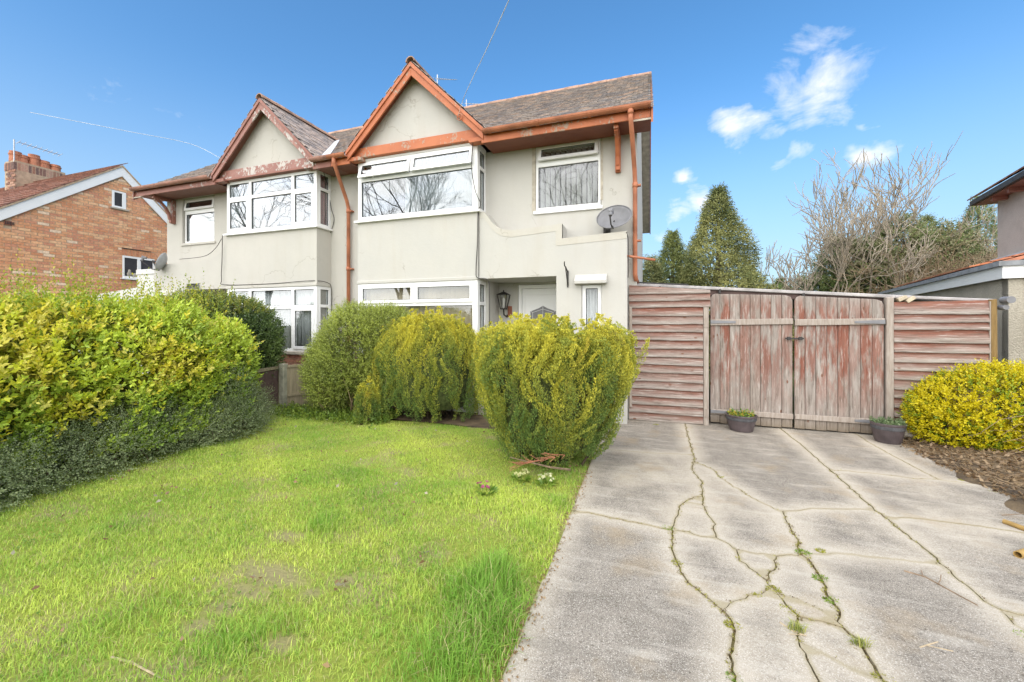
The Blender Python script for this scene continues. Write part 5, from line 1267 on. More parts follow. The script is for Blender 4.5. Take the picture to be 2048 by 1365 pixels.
def pal(*cols):
    A = np.array(cols)
    def f(P, Nn=None): return A[rng.choice(len(A), len(P))]
    return f

# ---- hedge on the left: lime green with variegated yellow sprays
hed = [(-.42, y, .85 + .05 * math.sin(y * 2), .80, .62, .93 + .05 * math.sin(y * 3.1)) for y in np.arange(-6.6, -2.6, .5)] + [(-.50, -2.35, .70, .62, .50, .82)]
def hedge_cols(P, Nn):
    t = lump(P, 1.5, .4) + rng.normal(0, .35, len(P)); hi = np.clip((P[:, 2] - .5) / 1.1, 0, 1)
    g = blend((.24, .37, .05), (.64, .75, .09), np.clip(.35 + .45 * t + .4 * hi, 0, 1))
    yl_ = np.exp(-((P - np.array([.30, -3.35, .98])) ** 2 / np.array([.35, .30, .20]) ** 2).sum(1)) * 1.6 + np.exp(-((P - np.array([.15, -4.55, 1.12])) ** 2 / np.array([.45, .4, .22]) ** 2).sum(1)) * 1.2 + np.exp(-((P - np.array([.32, -4.2, .62])) ** 2 / np.array([.3, .3, .16]) ** 2).sum(1)) + np.exp(-((P - np.array([.1, -4.4, 1.5])) ** 2 / np.array([.5, .7, .16]) ** 2).sum(1)) * .9
    f = rng.random(len(P)) < np.clip(yl_ * 1.1, 0, .92) + .06 + .12 * hi
    y = blend((.78, .68, .05), (.80, .74, .18), rng.random(len(P))); y2 = blend((.60, .66, .05), (.70, .70, .06), rng.random(len(P)))
    y = np.where(rng.random((len(P), 1)) < .55, y, y2); return np.where(f[:, None], y, g)
def hedge_low():
    n = 3200; y = rng.uniform(-6.0, -2.4, n); z = rng.uniform(.15, .75, n); P = np.c_[.42 - .25 * z + .10 * np.sin(y * 3) + rng.normal(0, .06, n), y, z]; ok = lump(P, 2.6, 1.3) > .05 + .35 * (rng.random(n) - .5); P = P[ok]; n = len(P)
    return [shoots(P, np.c_[rng.uniform(.3, 1, n), rng.normal(0, .3, n), rng.uniform(.2, 1, n)], 8, .14, .052, .5, 1., hedge_cols(P, P))]
def hedge_sprigs():                                             # loose shoots standing above the clipped top
    n = 620; y = rng.uniform(-6.2, -2.4, n); P = np.c_[rng.uniform(-.9, .05, n), y, rng.uniform(1.5, 1.78, n)]
    D = np.c_[rng.normal(0, .25, n), rng.normal(0, .25, n), np.ones(n)]
    return [shoots(P, D, 9, .36, .042, .5, .75, blend((.22, .32, .03), (.52, .46, .05), rng.random(n)))]
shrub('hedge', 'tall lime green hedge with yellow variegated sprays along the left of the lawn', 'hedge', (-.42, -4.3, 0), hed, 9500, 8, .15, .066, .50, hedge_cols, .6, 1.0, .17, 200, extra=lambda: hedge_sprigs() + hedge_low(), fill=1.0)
# ---- grey green cotoneaster at its foot
cot = [(.20, y, .14, .44 + .09 * math.sin(y * 2.2), .5, .36 + .10 * math.sin(y * 3)) for y in np.arange(-5.8, -2.5, .45)] + [(.0, -2.5, .32, .40, .42, .50), (-.02, -2.2, .22, .30, .28, .34)]
def cot_cols(P, Nn):
    return blend((.14, .185, .075), (.40, .46, .23), np.clip(rng.random(len(P)) * .8 + .3 * lump(P, 2.), 0, 1))
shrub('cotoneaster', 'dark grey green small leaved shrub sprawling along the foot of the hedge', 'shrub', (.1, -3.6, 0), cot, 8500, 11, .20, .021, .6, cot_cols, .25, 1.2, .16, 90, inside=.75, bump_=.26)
# ---- dark privet behind the fence
pri = [(-1.20, -1.5, 1.22, .72, .66, .74), (-.95, -1.55, 1.0, .6, .55, .6), (-1.6, -1.9, 1.3, .6, .6, .62)]
def pri_cols(P, Nn):
    t = np.clip(rng.random(len(P)) * .8 + .25 * lump(P, 2.2), 0, 1); c = blend((.06, .105, .035), (.20, .28, .07), t)
    f = (P[:, 2] > 1.62) & (rng.random(len(P)) < .6); return np.where(f[:, None], blend((.22, .26, .03), (.32, .32, .07), rng.random(len(P))), c)
shrub('privet_bush', 'dark green rounded bush behind the brown fence board, below the left bay', 'bush', (-1.2, -1.5, 0), pri, 6500, 8, .13, .040, .55, pri_cols, .4, 1.0, .15, 40)
# ---- loose olive shrub by the downpipe
oli = [(1.02, -1.06, .98, .66, .58, .76), (.75, -1.15, .62, .55, .5, .55), (1.45, -.95, 1.2, .5, .45, .52)]
def oli_cols(P, Nn):
    t = np.clip(rng.random(len(P)) * .8 + .25 * lump(P, 2.6) + .25 * (P[:, 2] - .8), 0, 1); return blend((.18, .23, .05), (.50, .56, .11), t)
shrub('olive_shrub', 'loose light green twiggy shrub in front of the middle downpipe', 'shrub', (1.0, -1.05, 0), oli, 8500, 8, .14, .031, .5, oli_cols, .45, 1.0, .20, 70, bump_=.16, wood='dry')
# ---- weedy undergrowth between fence and conifers
T = thing('ground_weeds', (.9, -1.45, 0), 'low leafy weeds along the bed below the olive shrub', 'weeds')
n = 900; P = np.c_[rng.uniform(-.3, 1.9, n), -1.38 + rng.normal(0, .16, n), np.full(n, .01)]; D = np.c_[rng.normal(0, .5, (n, 2)), np.ones(n)]
V, F, C = shoots(P, D, 7, .14, .045, .55, 1.1, blend((.10, .18, .03), (.27, .36, .05), rng.random(n))); obj_np('foliage', V, F, C, 'leaf', T, kind='stuff')

# ---- golden conifers: upright plumes of scale leaves
def conifer(label, cx, cy, prof, nplume, per, L, pr, ph, squash=1., extra=(), gold=1., leaf=.019, capf=.24, nb=90):
    """prof: list of (z, radius)"""
    T = thing('golden_conifer', (cx, cy, 0), label, 'conifer', 'golden conifers in front of the house')
    zs = np.array([p[0] for p in prof]); rs = np.array([p[1] for p in prof]); top = zs[-1]
    rad = lambda z, th: np.interp(z, zs, rs) * (1 + .045 * np.sin(3 * th + ph) + .05 * np.sin(7 * th + 2 * ph + 3 * z))
    # start of each plume on the outline; denser where the outline is wide
    n = nplume; u = rng.random(n * 3); z0 = zs[0] + (top - zs[0]) * u; th = rng.uniform(0, 6.283, n * 3); keep = rng.random(n * 3) < rad(z0, th) / rs.max() + .1 + .5 * (z0 < .4)
    z0, th = z0[keep][:n], th[keep][:n]; n = len(z0)
    cap = rng.random(n) < capf                                  # plumes filling the crown top
    inner = np.where(cap, np.sqrt(rng.random(n)), 1 - np.abs(rng.normal(0, .085, n)))
    z0 = np.where(cap, top - .40 - .22 * inner ** 2 + rng.normal(0, .05, n), z0)
    Lk = L * rng.uniform(.65, 1.35, n); K = per
    t = np.sort(rng.random((n, K)), 1); zz = z0[:, None] + Lk[:, None] * t
    rr = np.where(zz < top, rad(np.minimum(zz, top), th[:, None] + 0 * zz), rad(top, th)[:, None])
    rr = np.maximum(rr, rad(np.minimum(z0 + .3 * Lk, top), th)[:, None] * .80) * inner[:, None]
    thv = th[:, None] + rng.normal(0, .16 if capf else .05, (n, 1)) * t + .05 * np.sin(t * 6 + z0[:, None] * 11); flare = (rng.random(n) < .10)[:, None] * rng.uniform(.03, .10, (n, 1)) * t ** 2
    wob = .03 * np.sin(t * 5 + th[:, None] * 9) + flare
    ax = np.stack([cx + np.cos(thv) * (rr + wob), cy + squash * np.sin(thv) * (rr + wob), zz], -1)
    hmax = (top - .17 * np.where(cap, inner, 1.) ** 2.4 + .12 * np.sin(th * 3 + ph) * .3 + rng.uniform(-.12, .08, n) + (rng.random(n) < .16) * rng.uniform(.04, .15, n))[:, None]
    ax[..., 2] = np.where(zz > hmax, hmax - (zz - hmax) * .3, zz)
    prr = pr * rng.uniform(.7, 1.4, n)[:, None] * np.clip(1.06 - t ** 1.3, .05, 1) * np.clip(.5 + 2 * t, 0, 1)
    a = rng.uniform(0, 6.283, (n, K)); rv = np.stack([np.cos(a), np.sin(a), np.zeros_like(a)], -1)
    q = np.sqrt(rng.random((n, K)))[..., None]
    pos = ax + rv * prr[..., None] * q
    ld = unit(rv * .70 + np.array([0, 0, 1.15]) + rng.normal(0, .28, (n, K, 3)))
    outw = np.stack([np.cos(th), squash * np.sin(th), 0 * th], -1)[:, None]; ld = unit(ld + outw * .22)
    wd = unit(np.cross(ld, rng.normal(size=(n, K, 3)))); nm = np.cross(wd, ld); s = (leaf * rng.uniform(.7, 1.4, (n, K)))[..., None]
    V = np.stack([pos, pos + ld * s * .55 + wd * s * .24 + nm * s * .1, pos + ld * s, pos + ld * s * .55 - wd * s * .24 + nm * s * .1], 2).reshape(-1, 3)
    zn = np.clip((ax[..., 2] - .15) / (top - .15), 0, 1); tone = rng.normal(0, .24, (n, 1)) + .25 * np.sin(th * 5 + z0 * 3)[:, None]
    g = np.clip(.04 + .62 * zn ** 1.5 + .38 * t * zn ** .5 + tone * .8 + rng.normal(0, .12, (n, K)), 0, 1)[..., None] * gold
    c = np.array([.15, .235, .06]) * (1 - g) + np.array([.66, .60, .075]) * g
    br_ = (rng.random((n, 1, 1)) < .07) & (rng.random((n, K, 1)) < .6); c = np.where(br_, c * .6 + np.array([.17, .085, .03]) * .5, c)
    C = np.repeat((c * rng.uniform(.8, 1.2, (n, K, 1))).reshape(-1, 1, 3), 4, 1).reshape(-1, 3)
    F = np.arange(len(V)).reshape(-1, 4)
    obj_np('foliage', V, F, C, 'needle', T)
    # dark wood inside
    m = nb; k = rng.choice(n, m); tips = ax[k, K // 2] * .93 + np.array([cx, cy, ax[k, K // 2, 2].mean()]) * .07
    bs = np.c_[cx + rng.normal(0, .12, m), cy + rng.normal(0, .1, m), np.zeros(m)]
    twigs('branches', stems_to(bs, tips, .016, .05), 'conifer_wood', T, kind='stuff')
    core = MB(); pr_ = [(.02, .0), (.05, .16)] + [(max(.05, r_ * .74), z_) for z_, r_ in prof[:-1] if (z_ < top - .42 or not capf) and z_ > .16] + ([(rs[-2] * .55, top - .40), (.02, top - .36)] if capf else [(.02, top - .1)])
    core.lathe(pr_, (cx, cy, 0), 22, 1, squash); core.build('inner_twigs', 'conifer_core', T, smooth=True)  # solid dark core added to stop the view through the plumes
    return T
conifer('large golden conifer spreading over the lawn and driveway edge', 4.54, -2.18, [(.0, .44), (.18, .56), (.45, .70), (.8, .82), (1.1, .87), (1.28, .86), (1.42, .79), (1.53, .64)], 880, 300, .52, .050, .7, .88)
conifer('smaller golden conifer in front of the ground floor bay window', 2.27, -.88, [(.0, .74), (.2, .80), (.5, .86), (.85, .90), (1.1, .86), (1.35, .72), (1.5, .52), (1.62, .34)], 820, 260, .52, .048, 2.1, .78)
conifer('low narrow conifer shoot at the left foot of the smaller golden conifer', 1.62, -1.50, [(.0, .15), (.2, .17), (.4, .15), (.55, .10), (.70, .05)], 190, 150, .24, .035, 1.1, capf=0, nb=2)
# side sprig of the big conifer pointing right
T = thing('conifer_sprig', (5.2, -1.9, 0), 'stray conifer branch sticking out right of the large golden conifer', 'branch')
b0 = np.array([5.05, -1.92, .62]); tips = []
P = []; D = []
for k in range(46):
    f = rng.random(); P.append(b0 + np.array([.34 * f, .05 * f, .16 * f + .02 * rng.normal()]) + rng.normal(0, .025, 3)); D.append([.5, .05, .9])
V, F, C = shoots(np.array(P), np.array(D), 26, .12, .022, .45, .8, blend((.07, .12, .025), (.20, .25, .03), rng.random(46))); obj_np('foliage', V, F, C, 'needle', T)
MB().tube([(4.75, -2.0, .45), tuple(b0), (5.38, -1.86, .80)], [.014, .01, .004], 5).build('branch', 'conifer_wood', T)

# ---- yellow euonymus at the right
euo = [(9.62, -.12, .40, 1.0, .58, .56), (10.5, -.25, .45, .95, .65, .56), (9.12, -.22, .22, .48, .38, .30), (8.92, -.12, .34, .28, .25, .18), (11.3, -.3, .5, .9, .7, .6)]
def euo_cols(P, Nn):
    t = np.clip(lump(P, 2.4, 1.) * .6 + rng.normal(0, .35, len(P)), -1, 1); f = t > -.25 - .35 * (P[:, 2] - .3)
    f = t > -.30 + .35 * np.clip((P[:, 0] - 9.6) / 1.2, -.3, 1)
    return np.where(f[:, None], blend((.60, .52, .010), (.72, .62, .02), rng.random(len(P))), blend((.16, .26, .02), (.36, .44, .03), rng.random(len(P))))
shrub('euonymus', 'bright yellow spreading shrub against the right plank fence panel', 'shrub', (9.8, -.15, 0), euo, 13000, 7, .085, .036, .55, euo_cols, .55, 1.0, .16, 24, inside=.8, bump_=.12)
T = thing('dry_stems', (10.0, -1.1, 0), 'tangle of dry brown arching stems in front of the yellow shrub', 'dead plant')
segs = []
for k in range(420):
    b = np.array([rng.uniform(9.75, 11.2), rng.uniform(-1.5, -.55), .04]); a = rng.uniform(2.2, 4.6); l = rng.uniform(.35, 1.0); h = rng.uniform(.08, .55)
    prev = b; r_ = rng.uniform(.0018, .004)
    for i in range(1, 6):
        f = i / 5; p = b + np.array([math.cos(a) * l * f, math.sin(a) * l * f * .7, h * math.sin(f * 2.4) * (1.1 - .3 * f)]) + rng.normal(0, .012, 3); p[2] = max(p[2], .05); segs.append((prev, p, r_, r_ * .8)); prev = p
twigs('stems', segs, 'dry', T, 3)

# ------------------------------------------------------------------ trees behind
def grow(p, d, r, l, lev, segs, tips, spread=.5, up=.15, kids=3, shrink=.72, wob=.12, minr=.004):
    n = 4; prev = np.array(p, float); d = np.array(d, float); pr = r; pts = []
    for i in range(1, n + 1):
        d = unit(d + rng.normal(0, wob, 3) + np.array([0, 0, up * .3])); q = prev + d * l / n; nr_ = r * (1 - .45 * i / n); segs.append((prev, q, pr, nr_)); prev, pr = q, nr_; pts.append((q, nr_))
    if lev == 0: tips.append((prev, d)); return
    for k in range(kids):
        q, rr = pts[min(n - 1, 1 + k % 3)] if k < kids - 1 else pts[-1]
        ax = unit(rng.normal(size=3)); nd = unit(d + spread * unit(np.cross(d, ax)) * rng.uniform(.6, 1.3) + np.array([0, 0, up])); grow(q, nd, max(minr, rr * .75), l * shrink * rng.uniform(.75, 1.2), lev - 1, segs, tips, spread, up, kids, shrink, wob, minr)
def bare_tree(label, base, h, r, lev, spread, up, mt, kids=3, stems=1, ivy=None, group='bare trees', name='bare_tree', lean=(0, 0), wob=.12, leafy=None, minr=.006, shrink=.72):
    T = thing(name, base, label, 'tree', group); segs, tips = [], []
    for k in range(stems):
        a = 6.283 * k / stems + rng.uniform(0, .6); d = np.array([math.cos(a) * .5 * (stems > 1) + lean[0], math.sin(a) * .4 * (stems > 1) + lean[1], 1.])
        grow(np.array(base) + np.array([math.cos(a), math.sin(a), 0]) * .15 * (stems > 1), unit(d), r, h * .40, lev, segs, tips, spread, up, kids, shrink, wob, minr)
    nt_ = 4 * stems; twigs('trunk', segs[:nt_], mt, T, 7); twigs('crown', segs[nt_:], mt, T, 4)
    if leafy:
        P = np.array([t[0] for t in tips]); D = np.array([t[1] for t in tips]); V, F, C = shoots(P, D, *leafy[0], leafy[1](P)); obj_np('leaves', V, F, C, 'leaf', T)
    return T
def leyland(label, base, h, r, n, cols, ph, lean=0., size=.085, name='conifer_tree', k=7):
    """tall conifer with drooping sprays"""
    T = thing(name, base, label, 'tree', 'evergreen trees behind the fence'); base = np.array(base, float)
    z = h * (1 - np.sqrt(rng.random(n) * .97)); z = np.where(rng.random(n) < .3, rng.random(n) * h, z); th = rng.uniform(0, 6.283, n)
    pf = np.clip((1 - z / h), 0, 1) ** 1.0 * (1 + .16 * np.sin(z * 3.3 + 2 * np.sin(th * 2) + ph) + .13 * np.sin(th * 3 + z * 1.7 + ph)) * (1 - np.abs(rng.normal(0, .13, n)))
    P = base + np.c_[np.cos(th) * r * pf + lean * z / h, np.sin(th) * r * pf, z]
    D = np.c_[np.cos(th) * .8, np.sin(th) * .8, rng.normal(.25, .4, n)]
    t = np.clip(.5 + .5 * lump(P, 1.5, ph) + rng.normal(0, .22, n), 0, 1)
    V, F, C = shoots(P, D, k, .28, size, .5, 1.0, blend(*cols, t), droop=.35); obj_np('crown', V, F, C, 'needle', T)
    MB().tube([tuple(base), tuple(base + np.array([lean * .5, 0, h * .5])), tuple(base + np.array([lean, 0, h * .97]))], [.16, .09, .02], 7).build('trunk', 'bark', T)
    segs = [(base + np.array([lean * q / h, 0, q]), p, .022, .006) for q, p in zip(z[:160] * .85, P[:160])]; twigs('branches', segs, 'bark', T, 4, kind='stuff')
    return T
big = at(1436, 600, 15.0); leyland('pointed yellowish green conifer, tallest one behind the fence', (big.x, big.y, 0), 6.5, 2.5, 15000, ((.12, .15, .055), (.42, .41, .15)), .4)
q = at(1345, 600, 17.0); leyland('dark green conifer between the house and the tallest conifer', (q.x, q.y, 0), 5.3, 1.75, 9000, ((.095, .13, .045), (.30, .33, .11)), 1.7)
q = at(1302, 600, 15.5); leyland('low rounded conifer right beside the house side wall', (q.x, q.y, 0), 3.95, 1.2, 5500, ((.10, .125, .05), (.32, .32, .13)), 2.6)
q = at(1935, 600, 21); leyland('tall dark conifer beside the roughcast house', (q.x, q.y, 0), 8.0, 3.0, 10000, ((.09, .125, .045), (.32, .35, .12)), 3.3, lean=.5)
q = at(1840, 600, 21); leyland('broad dark evergreen behind the bare trees', (q.x, q.y, 0), 7.0, 2.9, 9000, ((.10, .13, .055), (.30, .32, .13)), 4.4, lean=.3)
q = at(1580, 600, 16.5)
lf = ((7, .26, .075, .5, 1.0), lambda P: blend((.12, .20, .04), (.26, .33, .08), rng.random(len(P))))
bare_tree('sparse young tree with fresh pale green leaves above the gates', (q.x, q.y, 0), 3.9, .05, 4, .75, .18, 'pale_bark', 3, 3, name='leafing_tree', leafy=lf, group='trees behind the fence')
q = at(1520, 600, 17.5); bare_tree('low sparse leafing tree beside the tallest conifer', (q.x, q.y, 0), 3.4, .04, 4, .75, .15, 'pale_bark', 3, 2, name='leafing_tree', leafy=lf, group='trees behind the fence')
# ivy clad mass with bare upright boughs
iv = at(1745, 600, 15.5)
ivy = [(iv.x - 1.5, iv.y, 1.7, 1.4, 1.0, 1.9), (iv.x + .2, iv.y + .2, 2.3, 1.4, 1.1, 2.2), (iv.x - .7, iv.y, 3.4, 1.1, .8, 1.4), (iv.x + 1.0, iv.y + .3, 4.0, 1.0, .8, 1.5), (iv.x + 1.8, iv.y + .4, 3.0, 1.2, .9, 1.9), (iv.x + 2.6, iv.y + .6, 3.8, .9, .8, 1.3)]
def ivy_cols(P, Nn):
    t = np.clip(rng.random(len(P)) * .7 + .35 * lump(P, 1.4, 2.), 0, 1); c = blend((.13, .185, .065), (.40, .44, .16), t); f = (P[:, 2] > 3.2) & (rng.random(len(P)) < .55); return np.where(f[:, None], blend((.32, .31, .17), (.46, .42, .26), rng.random(len(P))), c)
shrub('ivy_clad_trunks', 'dense ivy covered clump of trunks behind the right gate', 'ivy', (iv.x, iv.y, 0), ivy, 10000, 7, .30, .085, .75, ivy_cols, .2, 1.1, .22, 120, bump_=.2, wood='pale_bark', br=.03)
for i, (px, D_, h, lab, ln) in enumerate(((1690, 15.2, 6.2, 'bare knobbly tree fanning out left of the ivy clump', (-.45, 0)), (1745, 15.8, 7.6, 'tallest bare knobbly tree rising from the ivy clump', (-.05, 0)), (1805, 16.3, 6.2, 'bare tree leaning right above the ivy clump', (.15, .1)), (1640, 15.0, 4.4, 'low bare tree spreading left over the right gate', (-.8, -.1)))):
    q = at(px, 600, D_); bare_tree(lab, (q.x, q.y, 0), h, .085, 5, .55, .22, 'brown_bark', 3, 2, lean=ln, wob=.16, minr=.014)
for i, (px, D_, h, lab) in enumerate(((1850, 14.0, 4.1, 'straw coloured bare bush behind the right garage fascia'), (1920, 14.5, 4.5, 'straw coloured twiggy bush left of the roughcast house'), (1790, 14.2, 3.4, 'straw coloured twig thicket below the bare trees'), (1885, 13.6, 3.9, 'dense straw coloured thicket between the two twiggy bushes'), (1960, 13.8, 4.1, 'straw coloured twig bush against the roughcast house wall'), (1825, 15.0, 4.6, 'taller brown twiggy bush behind the straw thicket'))):
    q = at(px, 600, D_); bare_tree(lab, (q.x, q.y, 0), h, .035, 5, .8, .14, 'straw' if i in (1, 3) else 'dry', 3, 5, group='twiggy bushes', name='twiggy_bush', minr=.007, wob=.18)
q = at(2105, 600, 22); bare_tree('bare tree top showing above the roughcast house roof', (q.x, q.y, 0), 9.6, .16, 5, .6, .1, 'bark', 3, 1, minr=.012)
for i, (px, D_, hh) in enumerate(((1700, 30, 6), (1560, 32, 5.0), (1400, 34, 5.5))):                    # far evergreens fill the gaps below the crowns
    q = at(px, 600, D_); leyland(('far', 'second far', 'third far')[i] + ' rounded evergreen low behind the ' + ('ivy clump', 'sparse leafing tree', 'tallest conifer')[i], (q.x, q.y, 0), hh, 2.6, 3000, ((.09, .12, .05), (.22, .26, .10)), i + 6., size=.16)
# street trees that the windows mirror
for i, (x, y, h) in enumerate(((-8.5, -18, 15), (-22, -17, 15), (-15, -24, 16), (3, -24, 15))):
    bare_tree(('first', 'second', 'third', 'fourth')[i] + ' bare street tree across the road, mirrored in the windows', (x, y, 0), h, .24, 6, .65, .08, 'bark', 3, 1, group='bare street trees', name='street_tree', minr=.012)

# ------------------------------------------------------------------ grass
def blades(P, H, Wd, C, bend, three=True, ph=0):
    n = len(P); a = rng.uniform(0, 6.283, n); d = np.c_[np.cos(a), np.sin(a), np.zeros(n)]; sdir = np.c_[-np.sin(a), np.cos(a), np.zeros(n)]
    b = bend * rng.uniform(.2, 1.3, n); up = np.array([0, 0, 1.])
    H = H[:, None]; w2 = (Wd / 2)[:, None]
    m = P + up * H * .6 + d * H * (.25 * b)[:, None]; t = P + up * H * (1 - .22 * b)[:, None] + d * H * (.8 * b)[:, None]
    if three:
        V = np.stack([P - sdir * w2, P + sdir * w2, m + sdir * w2 * .8, m - sdir * w2 * .8, t], 1).reshape(-1, 3); k = np.arange(n)[:, None] * 5
        F = np.concatenate([np.c_[k, k + 1, k + 2], np.c_[k, k + 2, k + 3], np.c_[k + 3, k + 2, k + 4]]); r = 5
    else:
        V = np.stack([P - sdir * w2, P + sdir * w2, t], 1).reshape(-1, 3); k = np.arange(n)[:, None] * 3; F = np.c_[k, k + 1, k + 2]; r = 3
    return V, F.astype(int), np.repeat(C, r, 0)
tufts = [(onZ(*p), r, h) for p, r, h in (((950, 1190), .20, .10), ((985, 1255), .22, .13), ((890, 1335), .22, .12), ((995, 1145), .16, .11), ((280, 1215), .20, .07), ((225, 1065), .22, .06), ((430, 1290), .16, .06), ((640, 1070), .16, .06), ((650, 1045), .14, .06), ((1010, 1180), .14, .10), ((560, 1260), .15, .05), ((1120, 1010), .15, .07), ((1070, 1060), .18, .06))]
def lawn_blades(n, ymin, ymax, three):
    x = rng.uniform(-.4, 5.0, n); y = rng.uniform(ymin, ymax, n)
    edge = 4.985 - .01 - .04 * np.abs(nz(y * 4, y * 2)); hx = .15 + .06 * nz(y * 3, y)
    ok = (x < edge + (.03 + .05 * (nz(y * 2.3, y * 5.1) > .25)) * rng.random(n)) & (y < -1.30 + .12 * nz(x * 3, x))
    den = np.ones(n); hgt = np.ones(n)
    for c, rx, ry in bare:
        q = ((x - c.x) / rx) ** 2 + ((y - c.y) / ry) ** 2; den *= 1 - .86 * np.exp(-q ** 2)
    patch = nz(x * 1.9, y * 1.9, 1, 2.); den *= np.clip(.82 + .35 * patch, .35, 1)
    add = np.zeros(n)
    for c, r, h in tufts: add += np.exp(-((x - c.x) ** 2 + (y - c.y) ** 2) / (r * r) * 1.4) * h
    ok &= rng.random(n) < den; x, y, add, patch = x[ok], y[ok], add[ok], patch[ok]; n = len(x)
    P = np.c_[x, y, lawn_z(x, y) - .004]
    H = (.022 + .015 * (patch + .4).clip(0) + .011 * rng.random(n) + add * .85 * rng.uniform(.5, 1.1, n))
    f = np.clip(.5 + .55 * nz(x * 1.1, y * 1.1, 1, 1.) + .25 * nz(x * 4.1, y * 4.1, 1, 5.) + rng.normal(0, .22, n) - add * 4.5, 0, 1)
    C = blend((.25, .45, .065), (.66, .75, .15), f)
    st = rng.random(n) < .09 + .09 * (nz(x * 2.6, y * 2.6, 1, 7.) > .3); C = np.where(st[:, None], blend((.46, .40, .16), (.60, .54, .26), rng.random(n)), C)
    wd = np.where(P[:, 1] < -3.6, .0036, .0048) * rng.uniform(.7, 1.4, n)
    return blades(P, H, wd, C * rng.uniform(.85, 1.15, (n, 1)), rng.uniform(.5, 1.5, n), three)
parts = [lawn_blades(165000, -6.3, -3.1, True), lawn_blades(95000, -3.4, -1.15, False)]
V, F, C = cat_(parts); obj_np('grass', V, F, C, 'grass', None, kind='stuff', label='short bright green lawn grass with yellowed patches', cat='grass')

n = 5200; x = rng.uniform(-.2, 4.9, n); y = rng.uniform(-6.2, -1.5, n); ok = nz(x * 2.2, y * 2.2, 1, 3.3) > .22; x, y = x[ok], y[ok]; n = len(x)
V, F, C = shoots(np.c_[x, y, lawn_z(x, y) + .006], np.c_[rng.normal(0, .6, (n, 2)), np.ones(n)], 5, .022, .016, .75, 1.2, blend((.15, .27, .05), (.34, .45, .10), rng.random(n)))
obj_np('clover', V, F, C, 'leaf', None, kind='stuff', label='patches of small clover and moss among the lawn grass', cat='clover')
def weed(label, px, py, r, kind=0):
    p = onZ(px, py); T = thing('weed_tuft', (p.x, p.y, -.02), label, 'weed', 'weeds growing in the driveway cracks')
    n = int(70 * (r / .05) ** 1.4); a = rng.uniform(0, 6.283, n); q = np.sqrt(rng.random(n)) * r * .5
    P = np.c_[p.x + np.cos(a) * q * 1.3, p.y + np.sin(a) * q * .9, np.full(n, -.006)]; D = np.c_[np.cos(a) * .7, np.sin(a) * .7, np.full(n, .7)]
    c = blend((.16, .27, .04), (.34, .44, .07), rng.random(n)) if kind != 1 else blend((.30, .32, .04), (.46, .43, .08), rng.random(n))
    if kind == 2: V, F, C = blades(P, np.full(n, .05) * rng.uniform(.5, 1.2, n), np.full(n, .004), blend((.22, .30, .04), (.46, .44, .14), rng.random(n)), np.full(n, 1.2)); 
    else: V, F, C = shoots(P, D, 5, .016, .011, .65, 1.1, c)
    obj_np('leaves', V, F, C, 'leaf', T)
for a in (('green weed tuft where four cracks meet in mid driveway', 1606, 1106, .055), ('flat yellowish weed just right of the crossing cracks', 1642, 1103, .035, 1), ('green weed below the crossing on the wide long crack', 1640, 1158, .05), ('pale green weed on the wide crack, third from the crossing', 1663, 1203, .05), ('weed at the top of the forked cracks', 1547, 1180, .05, 1), ('yellow mossy weed in the fork left of the wide crack', 1577, 1222, .055, 1),
          ('small weed on the short cross crack', 1512, 1193, .03, 1), ('grassy tuft with straw on the left fork', 1592, 1262, .055, 2), ('grassy tuft on the wide crack near the bottom', 1722, 1292, .05, 2), ('bright weed at the foot of the wide crack', 1764, 1358, .045, 1), ('weed where the curved crack meets the lawn side crack', 1335, 1057, .045), ('yellow weed on the upper curved crack', 1353, 1128, .04, 1), ('moss cushion on the curved crack beside the wide slab', 1465, 1252, .045, 1), ('weed at the bottom end of the curved crack', 1470, 1358, .035), ('tiny weed at the gate end of the left slab', 1312, 850, .045, 1), ('weed on the long straight joint at the right', 2046, 1272, .04), ('small weed beside the bed edge at right', 1928, 962, .05, 1), ('weed in the upper right crack near the soil', 1990, 985, .05, 1), ('weed on the upper diagonal crack', 1441, 955, .028, 1)):
    weed(*a)
# moss lines in the wider cracks
mv = []
for k, e in enumerate(E_):
    if e[3] < .65: continue
    pl = half[(e[0], e[1])][0]
    for p in (pl if e[3] < 1.2 else pl + pl + pl):
        if -8 < p[1] < .1 and rng.random() < .55 + .3 * nz(np.array(p[0] * 2), np.array(p[1] * 2)): mv.append((p[0] + rng.normal(0, .006 * e[3]), p[1] + rng.normal(0, .006 * e[3]), -.006))
mv = np.array(mv); mv = np.repeat(mv, 5, 0) + rng.normal(0, .007, (len(mv) * 5, 3)) * np.array([1.2, 1.2, .2]); n = len(mv)
V, F, C = shoots(mv, np.c_[rng.normal(0, .6, (n, 2)), np.ones(n)], 4, .012, .011, .7, 1.1, np.where((rng.random((n, 1)) < .6), blend((.28, .26, .06), (.42, .39, .10), rng.random(n)), blend((.16, .11, .055), (.26, .19, .10), rng.random(n))))
obj_np('crack_moss', V, F, C, 'leaf', None, kind='stuff', label='yellow green moss and litter lining the driveway cracks', cat='moss')

